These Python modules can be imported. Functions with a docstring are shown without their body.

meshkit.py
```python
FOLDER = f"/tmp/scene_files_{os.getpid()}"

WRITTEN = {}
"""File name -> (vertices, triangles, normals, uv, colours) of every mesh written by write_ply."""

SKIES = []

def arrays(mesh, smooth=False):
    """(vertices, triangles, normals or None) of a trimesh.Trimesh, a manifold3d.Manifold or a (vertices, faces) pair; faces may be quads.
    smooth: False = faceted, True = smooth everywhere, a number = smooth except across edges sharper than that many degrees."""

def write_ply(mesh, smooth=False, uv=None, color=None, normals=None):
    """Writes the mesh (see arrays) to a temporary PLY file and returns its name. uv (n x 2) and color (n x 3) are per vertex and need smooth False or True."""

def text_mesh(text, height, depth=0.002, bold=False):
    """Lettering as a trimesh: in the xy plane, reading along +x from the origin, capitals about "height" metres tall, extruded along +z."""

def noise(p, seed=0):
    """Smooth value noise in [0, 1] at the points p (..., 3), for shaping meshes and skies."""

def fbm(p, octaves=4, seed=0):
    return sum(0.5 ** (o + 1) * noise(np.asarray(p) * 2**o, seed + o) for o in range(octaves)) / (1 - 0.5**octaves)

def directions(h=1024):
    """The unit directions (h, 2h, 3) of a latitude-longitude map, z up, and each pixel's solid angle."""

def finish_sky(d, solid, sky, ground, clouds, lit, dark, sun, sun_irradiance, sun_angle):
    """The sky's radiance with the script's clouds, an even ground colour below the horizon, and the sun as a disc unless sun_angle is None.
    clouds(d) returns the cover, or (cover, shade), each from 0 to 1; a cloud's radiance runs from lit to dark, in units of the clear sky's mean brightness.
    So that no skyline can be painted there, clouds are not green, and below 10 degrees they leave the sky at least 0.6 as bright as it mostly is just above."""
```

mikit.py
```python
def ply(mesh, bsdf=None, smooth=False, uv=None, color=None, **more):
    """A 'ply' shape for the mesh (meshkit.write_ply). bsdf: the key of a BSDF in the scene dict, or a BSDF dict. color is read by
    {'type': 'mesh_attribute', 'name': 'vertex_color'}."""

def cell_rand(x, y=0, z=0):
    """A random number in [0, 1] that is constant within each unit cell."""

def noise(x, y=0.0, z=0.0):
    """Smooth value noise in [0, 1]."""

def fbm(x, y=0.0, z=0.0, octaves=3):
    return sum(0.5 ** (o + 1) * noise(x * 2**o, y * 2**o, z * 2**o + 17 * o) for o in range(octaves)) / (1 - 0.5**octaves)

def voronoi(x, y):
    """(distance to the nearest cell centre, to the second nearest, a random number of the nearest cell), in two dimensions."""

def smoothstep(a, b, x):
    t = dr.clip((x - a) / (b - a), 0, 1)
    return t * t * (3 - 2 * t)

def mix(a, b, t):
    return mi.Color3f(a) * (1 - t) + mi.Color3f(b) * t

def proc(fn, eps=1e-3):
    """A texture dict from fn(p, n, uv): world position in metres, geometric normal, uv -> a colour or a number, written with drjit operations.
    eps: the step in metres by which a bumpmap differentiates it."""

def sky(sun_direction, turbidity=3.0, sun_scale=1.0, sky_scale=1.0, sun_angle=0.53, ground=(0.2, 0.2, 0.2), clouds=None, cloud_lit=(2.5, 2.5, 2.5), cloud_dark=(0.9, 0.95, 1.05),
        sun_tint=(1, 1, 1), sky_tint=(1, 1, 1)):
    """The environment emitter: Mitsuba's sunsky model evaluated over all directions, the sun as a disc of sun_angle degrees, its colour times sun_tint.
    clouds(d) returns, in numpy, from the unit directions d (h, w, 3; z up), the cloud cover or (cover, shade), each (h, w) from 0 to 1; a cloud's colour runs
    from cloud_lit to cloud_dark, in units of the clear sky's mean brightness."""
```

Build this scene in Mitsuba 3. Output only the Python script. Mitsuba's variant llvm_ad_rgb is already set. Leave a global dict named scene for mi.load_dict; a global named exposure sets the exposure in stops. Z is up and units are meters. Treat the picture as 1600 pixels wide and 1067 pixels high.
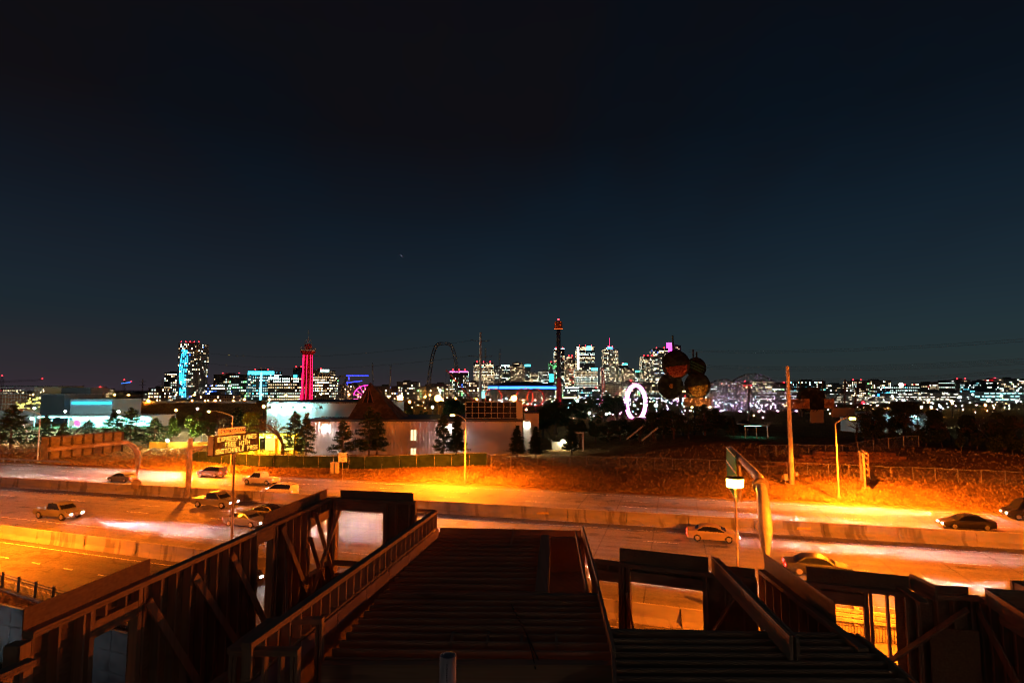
import math, random
import numpy as np
import drjit as dr
import mitsuba as mi
import mikit, meshkit
from mikit import noise, fbm, smoothstep, mix, cell_rand, voronoi

T = mi.ScalarTransform4f
R = np.random.default_rng(11)
random.seed(5)
scene, labels = {}, {}
UP = np.array([0, 0, 1.0])

# ------------------------------------------------------------------ camera, sky, exposure
PITCH = math.atan(76.5 / 900.0)
EYE = (0.0, 0.0, 14.0)
scene['camera'] = {'type': 'perspective', 'fov': 83.27, 'fov_axis': 'x', 'near_clip': 0.05, 'far_clip': 20000.0,
                   'to_world': T().look_at(origin=list(EYE), target=[0, math.cos(PITCH), 14.0 + math.sin(PITCH)], up=[0, 0, 1])}
exposure = 5.0
UNIT = 2.0 ** -exposure          # every source below is given for exposure 0 and scaled by this


def night_clouds(d):
    """a dark cloud deck overhead and low haze cloud over the city that catches its light; shade 1 is the dark colour."""
    el = np.degrees(np.arcsin(np.clip(d[..., 2], -1, 1)))
    q = d / np.maximum(d[..., 2:3] + 0.16, 0.05)
    n = meshkit.fbm(np.stack([q[..., 0] * 1.5 + 3.1, q[..., 1] * 0.9 + 1.7, q[..., 2] * 0 + 0.5], -1), 6, 3)
    m = meshkit.fbm(np.stack([d[..., 0] * 3.0, d[..., 1] * 3.0, d[..., 2] * 14.0], -1), 5, 8)
    streak = np.clip((n - 0.30) * 1.9, 0, 1)
    deck = np.clip((el - 2.0) / 22.0, 0, 1) * (0.60 + 0.5 * streak)
    west = np.clip(0.62 - 0.75 * d[..., 0], 0.30, 1.1)
    low = west * np.exp(-np.maximum(el, 0) / 4.2) * (0.55 + 0.8 * m)
    cover = np.clip(np.maximum(deck, low), 0, 0.96)
    return cover, np.clip(deck / np.maximum(deck + 1.5 * low, 1e-3), 0, 1) * (1.0 - 0.16 * streak)


CLOUD_LIT = (2.60, 1.85, 2.50)
scene['sky'] = mikit.sky((-0.80, -0.58, 0.12), turbidity=3.0, sun_scale=0.0, sky_scale=0.36 * UNIT, sky_tint=(0.45, 0.88, 1.48), ground=(0.05, 0.05, 0.05),
                         clouds=night_clouds, cloud_lit=CLOUD_LIT, cloud_dark=(0.070, 0.085, 0.105))
scene['sky']['sampling_weight'] = 4.0

# ------------------------------------------------------------------ helpers


class M:
    """Collects boxes, bars, tubes, quads into one mesh (vertices, triangles)."""

    def __init__(self):
        self.v, self.f, self.n = [], [], 0

    def add(self, v, f):
        v = np.asarray(v, float)
        f = np.asarray(f, int)
        if f.shape[1] == 4:
            f = np.vstack([f[:, [0, 1, 2]], f[:, [0, 2, 3]]])
        self.v.append(v)
        self.f.append(f + self.n)
        self.n += len(v)
        return self

    def quad(self, a, b, c, d):
        return self.add([a, b, c, d], [[0, 1, 2, 3]])

    def hexa(self, lo, hi):
        """lo, hi: four corners each, counter-clockwise seen from the hi side."""
        return self.add(list(lo) + list(hi), [[3, 2, 1, 0], [4, 5, 6, 7], [0, 1, 5, 4], [1, 2, 6, 5], [2, 3, 7, 6], [3, 0, 4, 7]])

    def box(self, x0, x1, y0, y1, z0, z1):
        return self.hexa([(x0, y0, z0), (x1, y0, z0), (x1, y1, z0), (x0, y1, z0)], [(x0, y0, z1), (x1, y0, z1), (x1, y1, z1), (x0, y1, z1)])

    def beam(self, p, q, w, h, up=(0, 0, 1), roll=0.0):
        """a bar from p to q, w wide across and h deep along the up side."""
        p, q, up = (np.asarray(a, float) for a in (p, q, up))
        d = (q - p) / np.linalg.norm(q - p)
        if abs(d @ up) > 0.99:
            up = np.array([0, 1.0, 0])
        s = np.cross(d, up)
        s /= np.linalg.norm(s)
        t = np.cross(s, d)
        if roll:
            s, t = s * math.cos(roll) + t * math.sin(roll), t * math.cos(roll) - s * math.sin(roll)
        s, t = s * w / 2, t * h / 2
        return self.hexa([p - s - t, p + s - t, p + s + t, p - s + t][::-1], [q - s - t, q + s - t, q + s + t, q - s + t][::-1])

    def tube(self, pts, r, sides=8, cap=True):
        p = np.asarray(pts, float)
        r = np.broadcast_to(np.asarray(r, float), (len(p),))
        t = np.gradient(p, axis=0)
        t /= np.linalg.norm(t, axis=1, keepdims=True) + 1e-12
        ref = np.array([0, 0, 1.0]) if abs(t[:, 2]).mean() < 0.8 else np.array([1.0, 0, 0])
        a = np.cross(ref, t)
        a /= np.linalg.norm(a, axis=1, keepdims=True) + 1e-12
        b = np.cross(t, a)
        g = np.arange(sides) * 2 * np.pi / sides
        v = p[:, None] + r[:, None, None] * (np.cos(g)[None, :, None] * a[:, None] + np.sin(g)[None, :, None] * b[:, None])
        k = len(p)
        f = [[i * sides + j, i * sides + (j + 1) % sides, (i + 1) * sides + (j + 1) % sides, (i + 1) * sides + j] for i in range(k - 1) for j in range(sides)]
        v = v.reshape(-1, 3)
        if cap:
            v = np.vstack([v, p[:1], p[-1:]])
            c0, c1 = k * sides, k * sides + 1
            f += [[c0, (j + 1) % sides, j, j] for j in range(sides)] + [[c1, (k - 1) * sides + j, (k - 1) * sides + (j + 1) % sides, (k - 1) * sides + (j + 1) % sides] for j in range(sides)]
        f = np.array(f)
        tri = np.vstack([f[:, [0, 1, 2]], f[:, [0, 2, 3]]])
        tri = tri[(tri[:, 0] != tri[:, 1]) & (tri[:, 1] != tri[:, 2]) & (tri[:, 0] != tri[:, 2])]
        return self.add(v, tri)

    def lathe(self, prof, c=(0, 0, 0), sides=16, axis='z'):
        """prof: (radius, height) from bottom to top."""
        prof = np.asarray(prof, float)
        g = np.arange(sides) * 2 * np.pi / sides
        v = np.stack([prof[:, :1] * np.cos(g), prof[:, :1] * np.sin(g), np.broadcast_to(prof[:, 1:], (len(prof), sides))], -1)
        if axis == 'y':
            v = np.stack([v[..., 0], -v[..., 2], v[..., 1]], -1)
        if axis == 'x':
            v = np.stack([v[..., 2], v[..., 0], v[..., 1]], -1)
        f = [[i * sides + j, i * sides + (j + 1) % sides, (i + 1) * sides + (j + 1) % sides, (i + 1) * sides + j] for i in range(len(prof) - 1) for j in range(sides)]
        return self.add(v.reshape(-1, 3) + np.asarray(c, float), f)

    def ball(self, c, r, sides=10, rings=6, sz=1.0):
        a = np.linspace(-np.pi / 2, np.pi / 2, rings + 1)
        return self.lathe(np.stack([np.maximum(np.cos(a), 1e-4) * r, np.sin(a) * r * sz], -1), c, sides)

    def mesh(self):
        return np.vstack(self.v), np.vstack(self.f)

    def ok(self):
        return self.n > 0


def number(k):
    if k not in scene and k not in used:
        used.add(k)
        return k
    i = count.get(k, 1)
    while f'{k}_{i:03d}' in used:
        i += 1
    count[k] = i + 1
    used.add(f'{k}_{i:03d}')
    return f'{k}_{i:03d}'


used, count = set(), {}


def thing(name, label, cat, group=None, kind=None):
    k = number(name)
    labels[k] = {'label': label, 'category': cat}
    if group:
        labels[k]['group'] = group
    if kind:
        labels[k]['kind'] = kind
    return k


def part(parent, name, mesh, bsdf, label=None, kind=None, smooth=False, at=None, **more):
    """one mesh under parent; mesh: an M, a (v, f) pair or a finished ply dict to share."""
    k = number(parent + '__' + name)
    if isinstance(mesh, M):
        mesh = mesh.mesh()
    d = dict(mesh) if isinstance(mesh, dict) else mikit.ply(mesh, bsdf, smooth=smooth, **more)
    if at is not None:
        d['to_world'] = at
    scene[k] = d
    if label or kind:
        labels[k] = {}
        if label:
            labels[k]['label'] = label
        if kind:
            labels[k]['kind'] = kind
    return k


def solo(name, mesh, bsdf, label, cat, group=None, kind=None, smooth=False, **more):
    """a thing that is one mesh."""
    k = thing(name, label, cat, group, kind)
    scene[k] = mikit.ply(mesh.mesh() if isinstance(mesh, M) else mesh, bsdf, smooth=smooth, **more)
    return k


def glow(rgb, weight):
    return {'type': 'area', 'radiance': {'type': 'rgb', 'value': [float(c) * UNIT for c in rgb]}, 'sampling_weight': float(weight)}


def lit(parent, name, mesh, rgb, weight=0.002, label=None, kind=None, at=None):
    """a part that gives off light."""
    return part(parent, name, mesh, 'lamp_glass', label, kind, at=at, emitter=glow(rgb, weight)) if not isinstance(mesh, dict) else part(parent, name, {**mesh, 'emitter': glow(rgb, weight)}, None, label, kind, at=at)


def structure(name, mesh, bsdf, label=None, smooth=False, **more):
    k = number(name)
    scene[k] = mikit.ply(mesh.mesh() if isinstance(mesh, M) else mesh, bsdf, smooth=smooth, **more)
    labels[k] = {'kind': 'structure', 'label': label or name.replace('_', ' ')}
    return k


# ------------------------------------------------------------------ materials
def mat(key, rgb, rough=0.7, metal=0.0, spec=0.4, two=True, **more):
    c = rgb if isinstance(rgb, dict) else {'type': 'rgb', 'value': list(rgb)}
    d = {'type': 'principled', 'base_color': c, 'roughness': rough, 'metallic': metal, 'specular': spec, **more}
    scene[key] = {'type': 'twosided', 'b': d} if two else d


def flat(key, rgb):
    scene[key] = {'type': 'twosided', 'b': {'type': 'diffuse', 'reflectance': rgb if isinstance(rgb, dict) else {'type': 'rgb', 'value': list(rgb)}}}


def asphalt_colour(p, n, uv):
    big = fbm(p.x * 0.09, p.y * 0.35, 0.0, 3)
    fine = noise(p.x * 9, p.y * 9, 1.0)
    along = fbm(p.x * 0.02 + p.y * 0.005, p.y * 1.1 + p.x * 0.33, 4.0, 2)
    crack = smoothstep(0.03, 0.0, dr.abs(fbm(p.x * 0.23, p.y * 0.3, 7.0, 4) - 0.5))
    v = 0.10 + 0.045 * (big - 0.5) + 0.035 * (fine - 0.5) + 0.05 * (along - 0.5)
    v = v * (1 - 0.35 * crack)
    return mi.Color3f(v * 1.04, v, v * 0.95)


def pavement_colour(p, n, uv):        # base tone lifted to stand for stronger lamplight; slab joints, oil drips, patched slabs, streaks along the lanes
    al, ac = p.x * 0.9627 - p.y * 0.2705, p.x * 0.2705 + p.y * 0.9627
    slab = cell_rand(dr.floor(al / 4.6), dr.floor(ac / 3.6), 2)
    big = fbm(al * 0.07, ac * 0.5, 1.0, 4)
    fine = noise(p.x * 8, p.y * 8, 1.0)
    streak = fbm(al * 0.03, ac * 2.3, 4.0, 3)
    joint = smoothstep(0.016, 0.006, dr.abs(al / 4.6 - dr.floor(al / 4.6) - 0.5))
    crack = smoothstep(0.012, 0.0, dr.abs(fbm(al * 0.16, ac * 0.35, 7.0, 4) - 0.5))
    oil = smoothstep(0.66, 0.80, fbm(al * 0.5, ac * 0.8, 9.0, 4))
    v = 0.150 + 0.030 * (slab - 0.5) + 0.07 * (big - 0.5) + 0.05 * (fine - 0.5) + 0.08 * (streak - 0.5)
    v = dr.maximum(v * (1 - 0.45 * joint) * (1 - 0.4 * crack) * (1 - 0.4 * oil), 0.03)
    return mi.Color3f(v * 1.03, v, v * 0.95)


def concrete_colour(p, n, uv):
    streak = fbm(p.x * 1.7 + p.y * 0.6, p.z * 0.25, 2.0, 4)
    blot = fbm(p.x * 0.5, p.y * 0.5, p.z * 1.6, 4)
    dark = smoothstep(0.56, 0.72, streak) * 0.45
    v = (0.30 + 0.20 * (blot - 0.5)) * (1 - dark)
    return mi.Color3f(v * 1.03, v, v * 0.93)


def grass_colour(p, n, uv):
    a = fbm(p.x * 0.16, p.y * 0.22, 3.0, 4)
    b = fbm(p.x * 1.3, p.y * 1.9, 5.0, 4)
    c = noise(p.x * 6.5, p.y * 9.5, 2.0)
    straw = mi.Color3f(0.30, 0.20, 0.09)
    soil = mi.Color3f(0.085, 0.055, 0.030)
    russet = mi.Color3f(0.13, 0.070, 0.030)
    col = mix(soil, straw, smoothstep(0.18, 0.86, 0.55 * b + 0.45 * c))
    return mix(col, russet, smoothstep(0.40, 0.70, a) * 0.7)


def wood_colour(axis):
    def fn(p, n, uv):
        q = (p.x, p.y, p.z)
        along = q[axis]
        s, t = [q[i] for i in range(3) if i != axis]
        board = cell_rand(dr.floor(s * 6.3), dr.floor(t * 6.3), 3)
        ring = noise(s * 48 + noise(along * 0.8, s * 4, t * 4) * 5, t * 48, along * 1.1)
        stain = fbm(along * 0.9, s * 5, t * 5, 3)
        c = mix((0.30, 0.185, 0.095), (0.54, 0.375, 0.215), 0.40 * ring + 0.35 * board + 0.25 * stain)
        return c * (1 - 0.45 * smoothstep(0.6, 0.85, stain))
    return fn


def board_colour(p, n, uv):
    s = p.x + 0.37 * p.y
    f = noise(s * 26, p.z * 60, p.y * 9) * 0.5 + noise(s * 61 + 9, p.z * 31, 2.0) * 0.5
    w = fbm(s * 0.8, p.z * 1.1, 4.0, 3)
    return mix((0.20, 0.12, 0.062), (0.44, 0.29, 0.16), 0.65 * f + 0.35 * w)


def stone_colour(p, n, uv):
    a = fbm(p.x * 0.9, p.y * 0.9, p.z * 3.1, 4)
    return mix((0.20, 0.10, 0.055), (0.36, 0.21, 0.12), a)


def mural_colour(p, n, uv):
    a = fbm(p.x * 0.9, p.y * 0.9, p.z * 0.9, 4)
    b = noise(p.x * 4.3, p.y * 4.3, p.z * 4.3)
    return mix((0.016, 0.014, 0.012), (0.045, 0.050, 0.036), smoothstep(0.45, 0.62, a) * 0.7 + 0.3 * b)


def speckle(lo, hi, s=3.1):
    def fn(p, n, uv):
        return mix(lo, hi, smoothstep(0.35, 0.68, fbm(p.x * s, p.y * s, p.z * s, 3)))
    return fn


def facade_colour(p, n, uv):
    v = fbm(p.x * 0.35, p.y * 0.35, p.z * 0.5, 3)
    return mix((0.42, 0.40, 0.385), (0.60, 0.585, 0.57), v)


mat('asphalt', mikit.proc(asphalt_colour), 0.62, spec=0.35)
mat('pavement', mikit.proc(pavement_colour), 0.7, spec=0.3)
mat('concrete', mikit.proc(concrete_colour), 0.85, spec=0.25)
flat('dry_grass', mikit.proc(grass_colour))
flat('straw', (0.34, 0.245, 0.115))
for i, a in enumerate('xyz'):
    mat('lumber_' + a, mikit.proc(wood_colour(i)), 0.72, spec=0.25)
mat('sheathing', mikit.proc(board_colour), 0.8, spec=0.2)
flat('sandstone', mikit.proc(stone_colour))
mat('pink_board', mikit.proc(speckle((0.30, 0.17, 0.15), (0.40, 0.25, 0.22), 2.0)), 0.7)
mat('siding', mikit.proc(facade_colour), 0.6, spec=0.3)
flat('mural_dark', mikit.proc(mural_colour))
flat('mural_red', mikit.proc(speckle((0.22, 0.02, 0.015), (0.46, 0.13, 0.07))))
flat('mural_gold', mikit.proc(speckle((0.12, 0.05, 0.012), (0.42, 0.22, 0.04))))
flat('mural_green', (0.06, 0.20, 0.10))
mat('galvanised', mikit.proc(speckle((0.34, 0.335, 0.33), (0.46, 0.455, 0.45), 1.4)), 0.5, metal=0.25)
mat('weathered_steel', mikit.proc(speckle((0.20, 0.17, 0.15), (0.34, 0.30, 0.27), 1.7)), 0.6, metal=0.15)
mat('sign_back', mikit.proc(speckle((0.10, 0.092, 0.086), (0.16, 0.148, 0.138), 1.5)), 0.6)
mat('light_panel', mikit.proc(speckle((0.40, 0.39, 0.38), (0.52, 0.51, 0.50), 1.1)), 0.55)
mat('dark_steel', (0.035, 0.035, 0.038), 0.5, metal=0.2)
mat('black_iron', (0.018, 0.018, 0.020), 0.5)
mat('white_paint', (0.58, 0.57, 0.55), 0.5)
mat('yellow_paint', (0.62, 0.42, 0.06), 0.6)
mat('road_paint', mikit.proc(speckle((0.34, 0.33, 0.30), (0.72, 0.70, 0.64), 5.0)), 0.6)
mat('green_sign', (0.02, 0.16, 0.09), 0.4)
mat('sign_white', (0.74, 0.73, 0.70), 0.45)
mat('matte_black', (0.012, 0.012, 0.013), 0.6)
mat('lamp_glass', (0.06, 0.06, 0.06), 0.3)
mat('red_paint', (0.52, 0.035, 0.045), 0.5)
mat('orange_paint', (0.60, 0.12, 0.03), 0.5)
mat('navy_paint', (0.02, 0.03, 0.07), 0.5)
mat('teal_panel', (0.30, 0.40, 0.42), 0.5)
mat('green_screen', mikit.proc(speckle((0.014, 0.034, 0.024), (0.024, 0.050, 0.036), 1.2)), 0.8, spec=0.2)
mat('block_wall', mikit.proc(speckle((0.20, 0.23, 0.245), (0.30, 0.335, 0.35), 0.8)), 0.85)
mat('roof_tile', mikit.proc(speckle((0.05, 0.038, 0.030), (0.085, 0.066, 0.052), 1.2)), 0.8)
mat('tower_tan', (0.30, 0.255, 0.215), 0.75)
mat('tower_grey', (0.16, 0.165, 0.175), 0.7)
mat('tower_dark', (0.045, 0.050, 0.058), 0.5)
mat('tower_brick', (0.20, 0.095, 0.070), 0.8)
mat('tower_pale', (0.38, 0.37, 0.36), 0.75)
mat('night_glass', (0.012, 0.016, 0.022), 0.08, spec=0.6)
mat('bark', mikit.proc(speckle((0.05, 0.035, 0.024), (0.12, 0.085, 0.06), 4.0)), 0.9, spec=0.1)
flat('needles', (0.030, 0.048, 0.022))
flat('leaves', (0.060, 0.098, 0.026))
flat('leaves_lit', (0.20, 0.20, 0.035))  # yellow lamplight put into the leaf colour
flat('twigs', (0.10, 0.08, 0.06))
flat('mulch', mikit.proc(speckle((0.06, 0.04, 0.025), (0.20, 0.14, 0.08), 6.0)))
mat('pipe_plastic', mikit.proc(speckle((0.52, 0.52, 0.51), (0.66, 0.66, 0.65), 7.0)), 0.45)
mat('rubber', (0.012, 0.012, 0.012), 0.8)
mat('wheel_rim', (0.35, 0.35, 0.36), 0.35, metal=0.7)
mat('car_glass', (0.010, 0.012, 0.014), 0.06, spec=0.7)
PAINTS = {'white': (0.62, 0.62, 0.60), 'silver': (0.36, 0.37, 0.38), 'grey': (0.12, 0.125, 0.13), 'black': (0.012, 0.012, 0.014), 'red': (0.28, 0.02, 0.02), 'blue': (0.02, 0.05, 0.17), 'tan': (0.30, 0.25, 0.18)}
for k, c in PAINTS.items():
    mat('paint_' + k, c, 0.35, metal=0.1, clearcoat=0.8, clearcoat_gloss=0.9)

SODIUM = np.array([1.0, 0.160, 0.004])
WHITE = np.array([1.0, 0.92, 0.80])
TEAL = np.array([0.10, 0.95, 0.90])

# ------------------------------------------------------------------ terrain and roads
def sstep(a, b, x):
    t = np.clip((np.asarray(x, float) - a) / (b - a), 0, 1)
    return t * t * (3 - 2 * t)


def y_edge(x):        # far edge of the far carriageway
    return 84.2 - 0.297 * np.clip(x, -400, 400)


def y_median(x):
    return 65.3 - 0.278 * np.asarray(x, float)


def y_shoulder(x):    # edge line of the near carriageway
    return 46.6 - 0.332 * np.asarray(x, float)


def y_barrier(x):
    return 39.1 - 0.358 * np.asarray(x, float)


RAIL_X, RAIL_Y = [-240, -60, -36, -29.5, -20, 0, 12, 60, 160], [140, 53.7, 42.0, 38.7, 34.3, 27.3, 23.2, 5.9, -30]


def y_rail(x):
    return np.interp(x, RAIL_X, RAIL_Y)


def y_wall(x):
    return 25.8 - 0.397 * np.clip(x, -300, 300)


def beyond(x, y):
    return (np.asarray(y, float) - y_edge(x)) / 1.043


def terr(x, y):
    x, y = np.asarray(x, float), np.asarray(y, float)
    e = beyond(x, y)
    top = 0.95 + 0.65 * sstep(-75, -25, x)
    z = 0.015 + top * sstep(1.5, 14.5, e)
    hump = 3.4 * sstep(15, 29, e) * sstep(13, 40, x) * (1 - 0.35 * sstep(60, 95, x)) * (1 - sstep(42, 68, e))
    z = z + hump - (top - 0.4) * sstep(90, 200, e)
    rough = meshkit.fbm(np.stack([x * 0.35, y * 0.35, x * 0], -1), 4, 9) - 0.5
    return np.where(e > 0, z + rough * 0.28 * sstep(1.0, 5.0, e), -0.12)


def grid_sheet(P):
    n, m = P.shape[:2]
    i, j = np.meshgrid(np.arange(n - 1), np.arange(m - 1), indexing='ij')
    q = np.stack([i * m + j, i * m + j + 1, (i + 1) * m + j + 1, (i + 1) * m + j], -1).reshape(-1, 4)
    return P.reshape(-1, 3), np.vstack([q[:, [0, 1, 2]], q[:, [0, 2, 3]]])


gx = np.concatenate([-np.geomspace(15000, 400, 14), np.arange(-390, -140, 10), np.arange(-140, 112, 1.0), np.arange(112, 400, 12), np.geomspace(400, 15000, 14)])
ge = np.concatenate([np.arange(0, 18, 0.55), np.arange(18, 70, 2.0), np.geomspace(70, 15000, 40)])
rows = []
for s in np.linspace(0, 1, 7)[:-1]:
    y = y_wall(gx) * (1 - s) + (y_edge(gx) - 0.05) * s
    rows.append(np.stack([gx, y, gx * 0 - 0.12], -1))
for e in ge:
    y = y_edge(gx) + e * 1.043
    rows.append(np.stack([gx, y, terr(gx, y)], -1))
structure('ground', grid_sheet(np.stack(rows, 0).transpose(1, 0, 2)[::-1]), 'dry_grass', 'dry grass verge and open land', smooth=True)
site = M()
sx = np.array([-300, -100, -50, -20, 0, 20, 60, 150, 300.0])
for a, b in zip(sx[:-1], sx[1:]):
    site.quad((a, -400, -3.5), (b, -400, -3.5), (b, y_wall(b) + 0.3, -3.5), (a, y_wall(a) + 0.3, -3.5))
structure('building_site', site, 'mulch', 'bare soil of the building site')


def strip(f0, f1, z, x0=-240, x1=160, step=8):
    x = np.arange(x0, x1 + step, step)
    m = M()
    for a, b in zip(x[:-1], x[1:]):
        m.quad((a, f0(a), z), (b, f0(b), z), (b, f1(b), z), (a, f1(a), z))
    return m


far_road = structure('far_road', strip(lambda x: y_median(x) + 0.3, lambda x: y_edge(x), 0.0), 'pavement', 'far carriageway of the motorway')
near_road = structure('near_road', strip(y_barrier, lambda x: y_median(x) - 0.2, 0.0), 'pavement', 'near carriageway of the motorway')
ramp = structure('slip_road', strip(y_rail, lambda x: y_barrier(x) - 0.1, 0.004), 'asphalt', 'slip road below the railing')
structure('planting_strip', strip(lambda x: y_wall(x) + 0.2, lambda x: y_rail(x) - 0.02, 0.012, -76), 'mulch', 'mulched strip on top of the retaining wall')
kerb = M()
for a in np.arange(-70, 60, 4.0):
    kerb.hexa([(a, y_rail(a) - 0.25, 0), (a + 3.96, y_rail(a + 3.96) - 0.25, 0), (a + 3.96, y_rail(a + 3.96) + 0.02, 0), (a, y_rail(a) + 0.02, 0)],
              [(a, y_rail(a) - 0.25, 0.16), (a + 3.96, y_rail(a + 3.96) - 0.25, 0.16), (a + 3.96, y_rail(a + 3.96) + 0.02, 0.16), (a, y_rail(a) + 0.02, 0.16)])
structure('kerb', kerb, 'concrete', 'kerb under the iron railing')


def near_lane(k):     # line k of 0 (beside the median) to 4 (edge line)
    return lambda x: (y_median(x) - 2.4) * (1 - k / 4) + y_shoulder(x) * (k / 4)


def far_lane(k):      # line k of 0 (beside the median) to 4 (right edge)
    return lambda x: (y_median(x) + 2.2) * (1 - k / 4) + (y_edge(x) - 1.4) * (k / 4)


def dash(parent, f, x0, x1, w=0.14, z=0.006, name='lane_dash'):
    m = M()
    m.hexa([(x0, f(x0) - w / 2, 0.0005), (x1, f(x1) - w / 2, 0.0005), (x1, f(x1) + w / 2, 0.0005), (x0, f(x0) + w / 2, 0.0005)],
           [(x0, f(x0) - w / 2, z), (x1, f(x1) - w / 2, z), (x1, f(x1) + w / 2, z), (x0, f(x0) + w / 2, z)])
    part(parent, name, m, 'road_paint')


for road, lane in ((near_road, near_lane), (far_road, far_lane)):
    for k in (1, 2, 3):
        for x in np.arange(-128, 66, 11.6):
            dash(road, lane(k), x + k, x + k + 3.1)
    for k in (0, 4):
        for x in np.arange(-200, 120, 16.0):
            dash(road, lane(k), x, x + 16, 0.13, name='edge_line')
for x in (-59, -54.9, -50.9, -47.1, -43.3, -39.3, -35.5, -31.6, -27.9, -24.0, -20.1, -16.2, -12.2):
    dash(ramp, lambda t: 32.44 - 0.408 * t, x, x + 1.05, 0.17, 0.010)
for x in np.arange(-60, 20, 5.0):
    dash(ramp, lambda t: y_rail(t) + 1.2, x, x + 5.0, 0.13, 0.010, 'edge_line')
    dash(ramp, lambda t: y_barrier(t) - 1.3, x, x + 5.0, 0.12, 0.010, 'edge_line')


def barrier(name, label, f, x0, x1, seg, prof, mt='concrete'):
    """prof: half widths and heights of the section, bottom to top; one part per cast length."""
    k = thing(name, label, 'barrier')
    for x in np.arange(x0, x1 - 0.1, seg):
        a, b = x + 0.02, x + seg - 0.02
        m = M()
        ring = [(-w, z) for w, z in prof] + [(w, z) for w, z in reversed(prof)]
        v = [(t, f(t) + o, z) for t in (a, b) for o, z in ring]
        n = len(ring)
        m.add(v, [[i, i + n, (i + 1) % n + n, (i + 1) % n] for i in range(n)])
        m.add(v[:n], [[0, i, i + 1, n - 1 - 0] for i in range(1, n - 2)])
        m.add(v[n:], [[0, i + 1, i, i] for i in range(1, n - 1)])
        part(k, 'barrier_segment', m, mt)
    return k


barrier('median_barrier', 'tall grey concrete wall between the two carriageways', y_median, -150, 90, 6.0, [(0.42, 0.0), (0.40, 0.12), (0.20, 0.45), (0.16, 1.30)])
barrier('roadside_barrier', 'stained concrete barrier between near carriageway and slip road', y_barrier, -110, 13, 6.0, [(0.36, -0.05), (0.34, 0.10), (0.17, 0.40), (0.13, 1.12)])
rf = thing('median_reflector', 'small amber reflector fixed to the concrete median wall', 'reflector')
for x in (-22.0, 3.6, 28.5, 52.0):
    m = M()
    m.box(x - 0.9, x + 0.9, y_median(x) - 0.30, y_median(x) - 0.22, 0.62, 0.80)
    part(rf, 'reflector_plate', m, 'yellow_paint')


def tube_between(m, p, q, r, sides=6):
    return m.tube([p, q], r, sides)


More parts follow.
